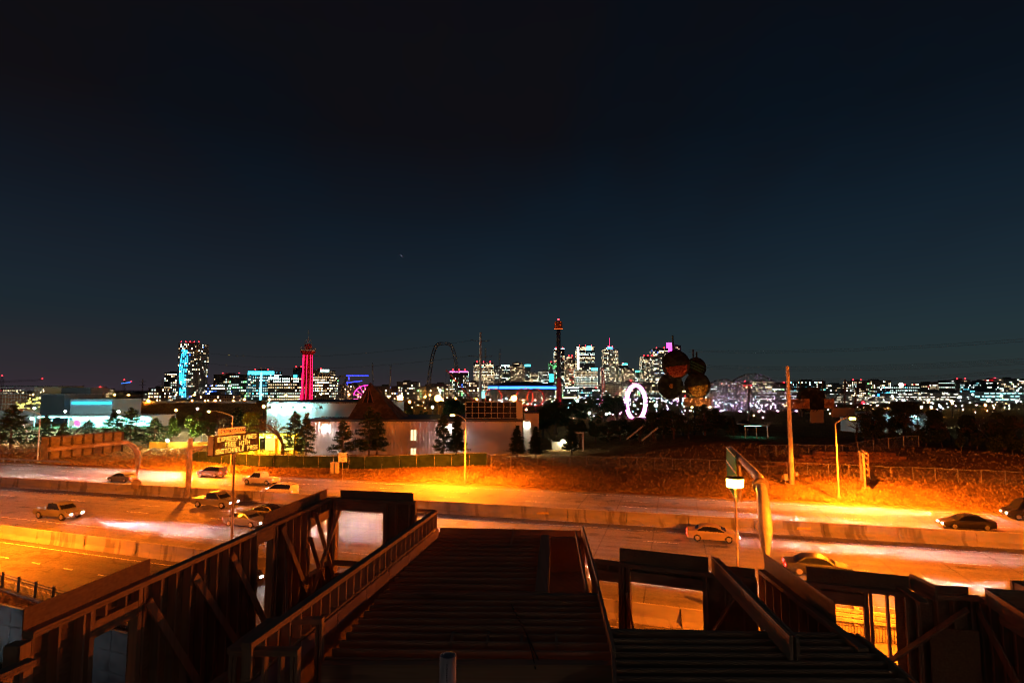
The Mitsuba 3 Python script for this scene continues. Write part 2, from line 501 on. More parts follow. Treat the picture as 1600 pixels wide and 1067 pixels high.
# retaining wall of concrete panels, iron fence at its foot
rw = thing('retaining_wall', 'blue grey concrete panel wall below the slip road', 'wall')
for i, x in enumerate(np.arange(-64, 8, 1.5)):
    for j in range(3):
        a, b = x + 0.015, x + 1.485
        z0, z1 = -3.5 + j * 1.17 + 0.012, -3.5 + (j + 1) * 1.17 - 0.012
        o = R.uniform(0, 0.02)
        m = M().hexa([(a, y_wall(a) - o, z0), (b, y_wall(b) - o, z0), (b, y_wall(b) + 0.2, z0), (a, y_wall(a) + 0.2, z0)],
                     [(a, y_wall(a) - o, z1), (b, y_wall(b) - o, z1), (b, y_wall(b) + 0.2, z1), (a, y_wall(a) + 0.2, z1)])
        part(rw, 'wall_panel', m, 'block_wall')
m = M()
m.hexa([(-64, y_wall(-64) + 0.06, -3.5), (8, y_wall(8) + 0.06, -3.5), (8, y_wall(8) + 0.19, -3.5), (-64, y_wall(-64) + 0.19, -3.5)],
       [(-64, y_wall(-64) + 0.06, -0.03), (8, y_wall(8) + 0.06, -0.03), (8, y_wall(8) + 0.19, -0.03), (-64, y_wall(-64) + 0.19, -0.03)])
part(rw, 'wall_backing', m, 'matte_black')


def picket_fence(name, label, xs, f, z0, h, post=2.1, gap=0.14):
    k = thing(name, label, 'fence')
    n = max(1, int(round((xs[1] - xs[0]) / (post * 0.92))))
    px = np.linspace(xs[0], xs[1], n + 1)
    for i, x in enumerate(px):
        m = M().box(x - 0.055, x + 0.055, f(x) - 0.055, f(x) + 0.055, z0, z0 + h + 0.12)
        m.box(x - 0.075, x + 0.075, f(x) - 0.075, f(x) + 0.075, z0 + h + 0.12, z0 + h + 0.15)
        part(k, 'post', m, 'black_iron')
        if i < n:
            a, b = x + 0.06, px[i + 1] - 0.06
            m = M()
            for z in (z0 + 0.12, z0 + h - 0.16, z0 + h):
                m.beam((a, f(a), z), (b, f(b), z), 0.045, 0.04)
            part(k, 'rail', m, 'black_iron')
            m = M()
            for t in np.arange(a + gap / 2, b, gap):
                m.box(t - 0.011, t + 0.011, f(t) - 0.011, f(t) + 0.011, z0 + 0.12, z0 + h - 0.16)
            part(k, 'bars', m, 'black_iron', kind='stuff')
    return k


picket_fence('iron_railing', 'black iron railing along the slip road at lower left', (-56, 4), y_rail, 0.02, 1.05, 2.2)
picket_fence('iron_railing', 'black iron railing seen through the window opening at right', (14.5, 27.5), lambda x: 39.65 - 0.319 * x, 0.02, 1.0, 2.0)
picket_fence('site_fence', 'dark iron fence at the foot of the concrete panel wall', (-44, -14), lambda x: y_wall(x) - 4.6, -3.5, 2.1, 2.3, 0.13)

gr = thing('guardrail', 'box beam guardrail on stout posts seen through the right window opening', 'guardrail')
GR = lambda x: 44.1 - 0.397 * x
for x in np.arange(13.6, 31, 2.35):
    part(gr, 'post', M().box(x - 0.16, x + 0.16, GR(x) - 0.16, GR(x) + 0.16, -0.1, 1.12), 'galvanised')
for z in (0.30, 0.58, 0.86):
    part(gr, 'rail', M().beam((13.2, GR(13.2) - 0.24, z), (31, GR(31) - 0.24, z), 0.14, 0.17), 'galvanised')
gr = thing('guardrail', 'low steel guardrail beside the far road at far left', 'guardrail')
GL = lambda x: y_edge(x) + 0.9
for x in np.arange(-124, -84, 3.0):
    part(gr, 'post', M().box(x - 0.08, x + 0.08, GL(x) - 0.08, GL(x) + 0.08, -0.1, 0.8), 'galvanised')
part(gr, 'rail', M().beam((-124, GL(-124) - 0.14, 0.62), (-83, GL(-83) - 0.14, 0.62), 0.08, 0.32), 'galvanised')

# grass tufts
tuft = M()
nt = 15000
tx = R.uniform(-125, 95, nt)
te = 1.2 + 26 * R.random(nt) ** 1.3
ty = y_edge(tx) + te * 1.043
tz = terr(tx, ty)
th, ta = R.uniform(0.10, 0.34, nt), R.uniform(0, np.pi, nt)
tv, tf = [], []
for s in range(2):
    a = ta + s * 1.6
    w = R.uniform(0.07, 0.18, nt)
    lean = R.normal(0, 0.10, (nt, 2))
    c, sn = np.cos(a) * w, np.sin(a) * w
    tv.append(np.stack([np.stack([tx - c, ty - sn, tz - 0.03], -1), np.stack([tx + c, ty + sn, tz - 0.03], -1), np.stack([tx + lean[:, 0], ty + lean[:, 1], tz + th], -1)], 1))
tv = np.concatenate(tv).reshape(-1, 3)
structure_key = solo('grass', (tv, np.arange(len(tv)).reshape(-1, 3)), 'straw', 'dry straw coloured grass tufts on the verge', 'grass', kind='stuff')
scrub = M()
for _ in range(420):
    x = R.uniform(-62, 6)
    y = R.uniform(float(y_wall(x)) + 0.35, max(float(y_rail(x)) - 0.5, float(y_wall(x)) + 0.4))
    for _ in range(5):
        a = R.uniform(0, 6.28)
        q = (x + math.cos(a) * R.uniform(.05, .3), y + math.sin(a) * R.uniform(.05, .3), R.uniform(.1, .42))
        scrub.beam((x, y, 0), q, 0.012, 0.012)
solo('scrub', scrub, 'twigs', 'thin dry scrub along the mulched strip', 'scrub', kind='stuff')


# ------------------------------------------------------------------ street lamps on the motorway
def cobra_lamp(x, y, head, label, on=True, weight=3.0, power=1.0, mt='galvanised', z=None):
    """a post at (x, y) with a curved arm to head (x, y, z)."""
    z = float(terr(x, y)) if z is None else z
    k = thing('street_lamp', label, 'street lamp', 'tall lamps beside the motorway')
    hx, hy, hz = head
    part(k, 'base', M().lathe([(0.24, z - 0.2), (0.24, z + 0.25), (0.16, z + 0.4), (0.01, z + 0.42)], (x, y, 0), 12), 'concrete', smooth=40)
    part(k, 'pole', M().tube([(x, y, z + 0.2), (x, y, (z + hz) / 2), (x, y, hz - 0.7)], [0.135, 0.105, 0.08], 10), mt, smooth=50)
    d = np.array([hx - x, hy - y])
    pts = [(x + d[0] * s, y + d[1] * s, hz - 0.7 + 0.95 * math.sin(s * 1.75)) for s in np.linspace(0, 0.94, 9)]
    part(k, 'arm', M().tube(pts, np.linspace(0.075, 0.045, 9), 8), mt, smooth=50)
    dn = np.append(d / np.linalg.norm(d), 0.0)
    ez = pts[-1][2]
    c = np.array([hx, hy, ez])
    side = np.array([-dn[1], dn[0], 0])
    hm = M()
    secs = [(-0.42, 0.05, 0.05), (-0.30, 0.12, 0.09), (0.0, 0.20, 0.12), (0.30, 0.19, 0.10), (0.42, 0.06, 0.04)]
    ring = [[c + dn * o + side * w * sx + np.array([0, 0, hh * sz]) for sx, sz in ((-1, -0.2), (-0.7, 1), (0.7, 1), (1, -0.2))] for o, w, hh in secs]
    v = [p for r_ in ring for p in r_]
    hm.add(v, [[i * 4 + j, i * 4 + (j + 1) % 4, (i + 1) * 4 + (j + 1) % 4, (i + 1) * 4 + j][::-1] for i in range(4) for j in range(4)])
    part(k, 'lamp_head', hm, 'galvanised')
    q = c - dn * .22
    sh = M()
    sh.hexa([q - side * .34 - UP * .31, q + side * .34 - UP * .31, q + side * .34 - UP * .31 - dn * .02, q - side * .34 - UP * .31 - dn * .02][::-1], [q - side * .34 + UP * .02, q + side * .34 + UP * .02, q + side * .34 + UP * .02 - dn * .02, q - side * .34 + UP * .02 - dn * .02][::-1])
    for e in (-1, 1):
        w0, w1 = q + side * .34 * e, q + side * .42 * e + dn * .26
        sh.beam(w0 - UP * .145, w1 - UP * .145, .02, .33)
    part(k, 'rear_shield', sh, 'dark_steel')  # added plate that keeps lamp light off the walls behind
    bowl = M().lathe([(0.001, -0.21), (0.13, -0.18), (0.20, -0.105), (0.235, -0.03)], tuple(c + dn * 0.06), 12)
    if on:
        lit(k, 'lens', bowl, SODIUM * 80000 * power, weight)
    else:
        part(k, 'lens', bowl, 'lamp_glass')
    return k


def at_ground(p):
    return p[0], p[1]


LAMPS = [
    ((-47.9, 99.5), (-50.9, 97.6, 10.3), 'lit sodium street lamp rising behind the amber message board', True, 1.0),
    ((-7.1, 88.9), (-8.9, 86.6, 10.2), 'lit sodium street lamp in front of the pale ribbed building', True, 1.0),
    ((42.1, 75.6), (42.6, 72.6, 10.4), 'lit sodium street lamp beside the tall utility pole at right', True, 1.0),
    ((-92.6, 113.9), (-94.4, 111.4, 10.0), 'dark street lamp standing at the far left of the verge', False, 1.0),
    ((-139.0, 129.5), (-140.0, 126.5, 10.4), 'lit sodium street lamp beyond the left edge of the view', True, 1.0),
    ((90.0, 60.6), (89.4, 57.8, 10.4), 'lit sodium street lamp beyond the right edge of the view', True, 1.0),
]
for (x, y), hd, lab, on, pw in LAMPS:
    cobra_lamp(x, y, hd, lab, on, power=pw, mt='light_panel')
for (x, y), hd, lab in [((-46.9, 45.6), (-45.9, 48.6, 9.0), 'lit sodium street lamp over the slip road beyond the left edge'),
                        ((25.4, 21.6), (25.8, 24.6, 9.0), 'lit sodium street lamp close beside the timber building at right')]:
    cobra_lamp(x, y, hd, lab, True, power=0.5 if x < 0 else 1.1, mt='light_panel', z=0.0)

# drum lamp on a thin post, sign post
k = thing('drum_lamp', 'drum shaped lamp with dark lid on a thin brown post', 'street lamp')
bx, by = 15.3, 40.2
part(k, 'pole', M().tube([(bx, by, 0), (bx, by, 8.0)], [0.10, 0.075], 10), 'weathered_steel', smooth=50)
part(k, 'lid', M().lathe([(0.56, 7.98), (0.60, 8.00), (0.60, 8.05), (0.50, 8.10), (0.01, 8.12)], (bx, by, 0), 24), 'matte_black', smooth=40)
part(k, 'drum', M().lathe([(0.02, 7.42), (0.50, 7.42), (0.55, 7.47), (0.57, 7.97)], (bx, by, 0), 24), 'drum_glass', smooth=40)
part(k, 'collar', M().lathe([(0.12, 7.18), (0.12, 7.40), (0.001, 7.41)], (bx, by, 0), 10), 'weathered_steel', smooth=40)
lit(k, 'bulb', M().ball((bx, by, 7.72), 0.16, 10, 6), SODIUM * 60000 + np.array([0, 1000, 100]), 2.0)
scene['drum_glass'] = {'type': 'twosided', 'b': {'type': 'principledthin', 'base_color': {'type': 'rgb', 'value': [0.86, 0.82, 0.76]}, 'roughness': 0.5, 'diff_trans': 1.2, 'spec_trans': 0.0}}
scene['drum_glass'] = scene['drum_glass']['b']
k = thing('bare_post', 'slender grey steel post rising in front of the amber message board', 'post')
part(k, 'pole', M().tube([(-25.642, 54.07, 0), (-24.987, 52.5, 8.149)], [0.12, 0.09], 10), 'weathered_steel', smooth=50)
part(k, 'cap', M().ball((-24.989, 52.5, 8.205), 0.13, 8, 6), 'weathered_steel', smooth=True)

# ------------------------------------------------------------------ sign gantries
AW = np.array([0.2705, 0.9627, 0.0])      # across the road, away from the camera
AL = np.array([0.9627, -0.2705, 0.0])     # along the road, to the right


def arc_arm(base, top, reach, r0, r1, bend=2.2):
    """a column that bends into a level arm; reach: vector of the arm."""
    b = np.asarray(base, float)
    rv = np.asarray(reach, float)
    d = rv / np.linalg.norm(rv)
    pts = [b, b + UP * (top - bend) * 0.5, b + UP * (top - bend)]
    for a in np.linspace(0.15, np.pi / 2, 9):
        pts.append(b + UP * (top - bend + bend * math.sin(a)) + d * bend * (1 - math.cos(a)))
    pts.append(b + UP * top + rv * 0.6)
    pts.append(b + UP * top + rv)
    return pts, np.interp(np.arange(len(pts)), [0, len(pts) - 1], [r0, r1])


gb = np.array([-50.9, y_median(-50.9), 0.0])
k = thing('sign_gantry', 'curved grey steel gantry arm carrying a long ribbed sign box seen from behind', 'gantry')
pts, rr = arc_arm(gb, 7.15, -AW * 11.8, 0.40, 0.26, 2.6)
part(k, 'arm', M().tube(pts, rr, 14), 'weathered_steel', smooth=50)
part(k, 'foot', M().lathe([(0.62, 0.8), (0.62, 1.5), (0.44, 1.9), (0.40, 1.92)], gb, 14), 'weathered_steel', smooth=40)
o = gb + UP * 0
m = M()
lo, hi = 5.95, 8.55
P = [o - AW * 2.0 - AL * 0.45, o - AW * 11.6 - AL * 0.45]
m.hexa([P[0] - AL * 1.1 + UP * lo, P[1] - AL * 1.1 + UP * lo, P[1] + UP * lo, P[0] + UP * lo], [P[0] - AL * 1.1 + UP * hi, P[1] - AL * 1.1 + UP * hi, P[1] + UP * hi, P[0] + UP * hi])
part(k, 'sign_box', m, 'sign_back')
for i, t in enumerate(np.linspace(2.15, 11.45, 8)):
    q = o - AW * t - AL * 0.36
    part(k, 'rib', M().beam(q + UP * lo, q + UP * hi, 0.16, 0.16, up=AW), 'dark_steel')
for t in np.linspace(2.8, 10.8, 7):
    for z in (6.35, 8.1):
        q = o - AW * t - AL * 0.44
        m = M()
        m.hexa([q - AW * .52 + UP * (z - .32), q + AW * .52 + UP * (z - .32), q + AW * .52 + UP * (z - .32) + AL * .05, q - AW * .52 + UP * (z - .32) + AL * .05],
               [q - AW * .52 + UP * (z + .32), q + AW * .52 + UP * (z + .32), q + AW * .52 + UP * (z + .32) + AL * .05, q - AW * .52 + UP * (z + .32) + AL * .05])
        part(k, 'back_panel', m, 'sign_back')

# amber message board over the far carriageway
LETTERS = {'A': '01110 10001 10001 11111 10001 10001 10001', 'B': '11110 10001 10001 11110 10001 10001 11110', 'C': '01111 10000 10000 10000 10000 10000 01111', 'E': '11111 10000 10000 11110 10000 10000 11111',
           'F': '11111 10000 10000 11110 10000 10000 10000', 'H': '10001 10001 10001 11111 10001 10001 10001', 'I': '11111 00100 00100 00100 00100 00100 11111', 'L': '10000 10000 10000 10000 10000 10000 11111',
           'N': '10001 11001 11001 10101 10011 10011 10001', 'P': '11110 10001 10001 11110 10000 10000 10000', 'R': '11110 10001 10001 11110 10100 10010 10001', 'S': '01111 10000 10000 01110 00001 00001 11110',
           'T': '11111 00100 00100 00100 00100 00100 00100', 'W': '10001 10001 10001 10101 10101 11011 10001', 'X': '10001 01010 00100 00100 00100 01010 10001', '*': '01010 11111 11111 11111 01110 00100 00000', ' ': '00000 00000 00000 00000 00000 00000 00000'}
pb = np.array([-42.6, y_median(-42.6), 0.0])
k = thing('message_board', 'black electronic board with amber letters on a grey T shaped post', 'message board')
part(k, 'post', M().tube([pb, pb + UP * 7.7], [0.36, 0.30], 14), 'weathered_steel', smooth=50)
part(k, 'arm', M().beam(pb + UP * 6.35 - AW * 0.9, pb + UP * 6.35 + AW * 11.0, 0.34, 0.34), 'weathered_steel')
part(k, 'brace', M().beam(pb + UP * 5.6, pb + UP * 6.3 + AW * 2.2, 0.14, 0.14), 'weathered_steel')
f0 = pb + AL * 1.35
t0, t1, lo, hi = 2.7, 11.6, 5.05, 7.75
m = M()
m.hexa([f0 + AW * t0 - AL * 1.1 + UP * lo, f0 + AW * t0 + UP * lo, f0 + AW * t1 + UP * lo, f0 + AW * t1 - AL * 1.1 + UP * lo],
       [f0 + AW * t0 - AL * 1.1 + UP * hi, f0 + AW * t0 + UP * hi, f0 + AW * t1 + UP * hi, f0 + AW * t1 - AL * 1.1 + UP * hi])
part(k, 'cabinet', m, 'matte_black')
m = M()
e0 = f0 + AW * (t0 - 0.06) - AL * 0.95
m.hexa([e0 + UP * (lo + .1), e0 + AL * .8 + UP * (lo + .1), e0 + AL * .8 + AW * .05 + UP * (lo + .1), e0 + AW * .05 + UP * (lo + .1)],
       [e0 + UP * (hi - .1), e0 + AL * .8 + UP * (hi - .1), e0 + AL * .8 + AW * .05 + UP * (hi - .1), e0 + AW * .05 + UP * (hi - .1)])
part(k, 'end_panel', m, 'galvanised')
for row, text in enumerate(('EXPRESS* LANES', 'FREE WITH', 'SWITCHABLE PASS')):
    px_, ch = 0.092, 6
    wide = len(text) * ch * px_
    s0 = (t0 + t1) / 2 - wide / 2
    m = M()
    for i, c in enumerate(text):
        for y_, line in enumerate(LETTERS[c].split()):
            for x_, bit in enumerate(line):
                if bit == '1':
                    q = f0 + AW * (s0 + (i * ch + x_) * px_) + UP * (7.50 - row * 0.82 - y_ * px_) + AL * 0.02
                    a, b = AW * px_ * 0.74, UP * px_ * 0.74
                    m.quad(q, q + a, q + a + b, q + b)
    lit(k, 'amber_text', m, np.array([6.0, 2.5, 0.24]), 0.05, label='amber lit words ' + text.replace('*', ''))
m = M()
s0, s1 = 3.4, 8.6
m.hexa([f0 + AW * s0 - AL * .12 + UP * 7.85, f0 + AW * s0 + UP * 7.85, f0 + AW * s1 + UP * 7.85, f0 + AW * s1 - AL * .12 + UP * 7.85],
       [f0 + AW * s0 - AL * .12 + UP * 8.75, f0 + AW * s0 + UP * 8.75, f0 + AW * s1 + UP * 8.75, f0 + AW * s1 - AL * .12 + UP * 8.75])
plate = part(k, 'name_plate', m, 'sign_white', label='white plate reading EXPRESS LANE')


def lettering(text, height, origin, right, up, depth=0.012, bold=True):
    """flat letters standing just proud of a sign face; right and up are unit vectors of the face."""
    tm = meshkit.text_mesh(text, height, depth, bold)
    v = np.asarray(tm.vertices)
    r_, u_ = np.asarray(right, float), np.asarray(up, float)
    n_ = np.cross(r_, u_)
    return np.asarray(origin, float) + v[:, :1] * r_ + v[:, 1:2] * u_ + v[:, 2:3] * n_, np.asarray(tm.faces)


part(plate, 'letters', lettering('EXPRESS LANE', 0.50, f0 + AW * (s0 + 0.35) + UP * 8.06 + AL * 0.003, AW, UP), 'matte_black')

# gantry at right, seen along its arm
gb = np.array([15.9, 37.0, 0.0])
k = thing('sign_gantry', 'thick tan gantry column bending away with a narrow green sign', 'gantry')
pts, rr = arc_arm(gb, 8.2, AW * 22.5, 0.46, 0.26, 3.0)
part(k, 'arm', M().tube(pts, rr, 16), 'galvanised', smooth=50)
part(k, 'joint_ring', M().tube([np.array(pts[8]) - (np.array(pts[9]) - np.array(pts[8])) * .2, np.array(pts[8]) + (np.array(pts[9]) - np.array(pts[8])) * .3], [0.52, 0.52], 16), 'weathered_steel', smooth=50)
part(k, 'inspection_plate', M().box(gb[0] - 0.16, gb[0] + 0.12, gb[1] - 0.50, gb[1] - 0.42, 2.9, 3.3), 'yellow_paint')
s0, s1, lo, hi = 12.5, 21.5, 4.7, 8.5
q = gb - AL * 0.42
m = M()
m.hexa([q + AW * s0 - AL * .08 + UP * lo, q + AW * s0 + UP * lo, q + AW * s1 + UP * lo, q + AW * s1 - AL * .08 + UP * lo],
       [q + AW * s0 - AL * .08 + UP * hi, q + AW * s0 + UP * hi, q + AW * s1 + UP * hi, q + AW * s1 - AL * .08 + UP * hi])
part(k, 'green_sign', m, 'green_sign')
m = M()
for z in (lo + 0.06, (lo + hi) / 2 + .5, hi - 0.06):
    m.beam(q + AW * s0 - AL * .1 + UP * z, q + AW * s1 - AL * .1 + UP * z, 0.03, 0.10)
part(k, 'white_border', m, 'sign_white')
part(k, 'hanger', M().beam(gb + AW * 11 - AL * .3 + UP * 5.0, gb + AW * 11 - AL * .3 + UP * 8.0, 0.18, 0.18, up=AW), 'weathered_steel')

# two post sign seen from behind, at right
k = thing('roadside_sign', 'two post road sign seen from behind with yellow lit framing', 'sign')
pa, pc = np.array([(47.54, 78.91, 0.7)]).ravel(), np.array([(49.08, 82.25, 0.8)]).ravel()
for p in (pa, pc):
    z = float(terr(p[0], p[1]))
    part(k, 'post', M().beam((p[0], p[1], z - 0.3), (p[0] - 0.05, p[1], 5.55), 0.24, 0.20, up=(0, 1, 0)), 'galvanised')
    part(k, 'footing', M().lathe([(0.42, z - 0.1), (0.42, z + 0.12), (0.01, z + 0.16)], (p[0], p[1], 0), 10), 'concrete')
dv = (pc - pa) / np.linalg.norm(pc - pa)
dv[2] = 0
side = np.array([dv[1], -dv[0], 0])
q0, q1 = pa - dv * 1.5, pc + dv * 0.7
m = M()
m.hexa([q0 + side * .34 + UP * (2.6 - q0[2]), q0 + side * .40 + UP * (2.6 - q0[2]), q1 + side * .40 + UP * (2.6 - q1[2]), q1 + side * .34 + UP * (2.6 - q1[2])],
       [q0 + side * .34 + UP * (5.7 - q0[2]), q0 + side * .40 + UP * (5.7 - q0[2]), q1 + side * .40 + UP * (5.7 - q1[2]), q1 + side * .34 + UP * (5.7 - q1[2])])
part(k, 'panel', m, 'tower_brick')
for z in (2.75, 3.5, 4.25, 5.0, 5.6):
    a, b = q0 + side * .22, q1 + side * .22
    part(k, 'stringer', M().beam((a[0], a[1], z), (b[0], b[1], z), 0.10, 0.14), 'galvanised')

# small white sign and cabinets on the verge
k = thing('lane_sign', 'small square white sign on a thin post on the verge', 'sign')
c = np.array([(-26.596, 91.8, 0.5)]).ravel()
z = float(terr(c[0], c[1]))
part(k, 'post', M().tube([(c[0], c[1], z - .2), (c[0], c[1], 4.2)], 0.05, 8), 'galvanised')
m = M().box(c[0] - 0.68, c[0] + 0.68, c[1] - 0.10, c[1] - 0.06, 2.85, 4.25)
pl = part(k, 'panel', m, 'sign_white')
for i, (t, hgt) in enumerate((('EXIT LANE', 0.22), ('WEST', 0.26), ('ONLY', 0.15))):
    w = len(t) * hgt * 0.62
    part(pl, 'letters', lettering(t, hgt, (c[0] - w * 0.55, c[1] - 0.103, 3.88 - i * 0.40), (1, 0, 0), UP), 'matte_black')
k = thing('utility_cabinet', 'pair of pale utility cabinets against the green fence', 'cabinet')
for i, (u, w) in enumerate(((0.0, 0.55), (0.75, 0.5))):
    x, y = -29.9 + u, 97.4
    z = float(terr(x, y))
    part(k, 'cabinet_box', M().box(x - w / 2, x + w / 2, y - 0.3, y + 0.3, z - 0.1, z + 1.75), 'light_panel')
    part(k, 'cabinet_lid', M().box(x - w / 2 - .04, x + w / 2 + .04, y - 0.34, y + 0.34, z + 1.75, z + 1.83), 'light_panel')

# utility poles
k = thing('utility_pole', 'tall pale utility pole with meter boxes at its foot', 'utility pole')
x, y = 39.2, 82.0
z = float(terr(x, y))
part(k, 'pole', M().tube([(x, y, z - .3), (x, y, 9), (x, y, 17.3)], [0.36, 0.30, 0.23], 14), 'light_panel', smooth=50)
part(k, 'cap', M().tube([(x, y, 17.3), (x, y, 17.45)], [0.26, 0.20], 12), 'galvanised')
part(k, 'meter_box', M().box(x - 1.15, x - 0.65, y - .3, y + .1, z + 0.5, z + 1.35), 'galvanised')
part(k, 'meter_box', M().box(x + 0.42, x + 0.72, y - .3, y + .0, z + 1.1, z + 1.6), 'galvanised')
part(k, 'box_stand', M().tube([(x - 0.9, y, z - .2), (x - 0.9, y, z + 0.55)], 0.06, 8), 'galvanised')


def chain_fence(name, label, pts, h, gap=3.0, mt='galvanised', screen=False, rail=True):
    """posts, top rail and woven wire (or screen panels) along a polyline on the ground."""
    k = thing(name, label, 'fence')
    pts = [np.asarray(p, float) for p in pts]
    st = []
    for a, b in zip(pts[:-1], pts[1:]):
        n = max(1, int(round(np.linalg.norm(b - a) / gap)))
        st += [a + (b - a) * i / n for i in range(n)]
    st.append(pts[-1])
    st = [np.array([p[0], p[1], float(terr(p[0], p[1]))]) for p in st]
    wire = M()
    for i, p in enumerate(st):
        part(k, 'post', M().tube([p - UP * .2, p + UP * (h + .06)], 0.048, 6), mt)
        if i + 1 < len(st):
            q = st[i + 1]
            if rail:
                part(k, 'top_rail', M().tube([p + UP * h, q + UP * h], 0.035, 6), mt)
            if screen:
                d = (q - p) / np.linalg.norm(q - p)
                n_ = np.array([d[1], -d[0], 0])
                n_ /= np.linalg.norm(n_)
                a, b = p + d * .03, q - d * .03
                v = M()
                cols = 7
                P = np.array([[a + (b - a) * s + UP * (0.08 + (h - 0.1) * t) + n_ * (0.06 + 0.05 * math.sin(s * 9 + i) * math.sin(t * 3.1)) for t in np.linspace(0, 1, 4)] for s in np.linspace(0, 1, cols)])
                part(k, 'screen_panel', grid_sheet(P), 'green_screen', smooth=True)
            else:
                L = np.linalg.norm(q - p)
                for s in np.arange(0, L, 0.22):
                    for sgn in (1, -1):
                        a0 = s if sgn > 0 else s
                        e = s + sgn * h
                        f_ = np.clip(e, 0, L)
                        zz = abs(f_ - s)
                        if zz > 0.05:
                            wire.beam(p + (q - p) * s / L + UP * .03, p + (q - p) * f_ / L + UP * zz, 0.007, 0.007)
    if wire.ok():
        part(k, 'woven_wire', wire, mt, kind='stuff')
    return k


chain_fence('screened_fence', 'green screened fence in front of the pale ribbed building', [(-62, 111.5), (-45, 104.0), (-25, 99.2), (-4.2, 98.2)], 2.1, 3.1, screen=True)
chain_fence('chain_link_fence', 'long chain link fence across the verge from centre to right edge', [(-3.6, 99.0), (20, 93.4), (46, 85.0), (68, 76.9), (90, 69.0)], 1.75, 2.75)
chain_fence('chain_link_fence', 'short chain link fence above the sandstone blocks', [(40.5, 95.3), (52.5, 92.6), (66, 94.5)], 1.7, 2.6)
k = thing('pipe_gate', 'low pipe frame gate at the end of the green fence', 'gate')
for a, b in (((-3.4, 97.0), (-0.2, 96.3)),):
    z0, z1 = float(terr(*a)), float(terr(*b))
    for p, zz in ((a, z0), (b, z1)):
        part(k, 'post', M().tube([(p[0], p[1], zz - .2), (p[0], p[1], zz + 1.9)], 0.05, 8), 'galvanised')
    for h_ in (1.85, 0.95):
        part(k, 'rail', M().tube([(a[0], a[1], z0 + h_), (b[0], b[1], z1 + h_)], 0.04, 6), 'galvanised')

# stepped wall of sandstone blocks
k = thing('block_wall', 'stepped wall of rough sandstone blocks on the bank at right', 'wall')
for row in range(5):
    x0, x1 = (39 + (4 - row) * 0 + row * 2.2, 63 - row * 1.2)
    x = x0
    while x < x1:
        w = R.uniform(0.9, 1.7)
        yy = 91.8 - 0.16 * (x - 40) + row * 0.42
        z0 = 1.75 + row * 0.55
        j = R.uniform(-.06, .06, 8)
        m = M().hexa([(x + .02, yy - .6 + j[0], z0 + .01), (x + w - .02, yy - .6 + j[1], z0 + .01), (x + w - .02, yy + .5, z0 + .01), (x + .02, yy + .5, z0 + .01)],
                     [(x + .05, yy - .56 + j[2], z0 + .53), (x + w - .05, yy - .56 + j[3], z0 + .53 + j[4] * .5), (x + w - .03, yy + .5, z0 + .53), (x + .03, yy + .5, z0 + .53)])
        part(k, 'block', m, 'sandstone')
        x += w

k = thing('site_lamp', 'cool white lamp on a short mast lighting the concrete panel wall', 'street lamp')
part(k, 'mast', M().tube([(-44, 26, -3.5), (-44, 26, 2.2)], .09, 8), 'galvanised')
part(k, 'hood', M().box(-44.4, -43.6, 25.7, 26.5, 2.36, 2.46), 'dark_steel')
lit(k, 'lens', M().box(-44.3, -43.7, 25.8, 26.4, 2.2, 2.35), np.array([.62, .9, 1.0]) * 480, 1.0)

# ------------------------------------------------------------------ far city: buildings
WARM, COOL, CYAN, AMBER = (2.8, 2.05, 1.10), (2.0, 2.7, 2.4), (0.25, 1.9, 2.6), (3.2, 1.15, 0.12)
GREEN, BLUE, PINK, SOFT, RED = (0.5, 2.4, 0.7), (0.10, 0.45, 3.0), (3.2, 0.10, 2.4), (1.2, 0.82, 0.42), (3.2, 0.04, 0.06)


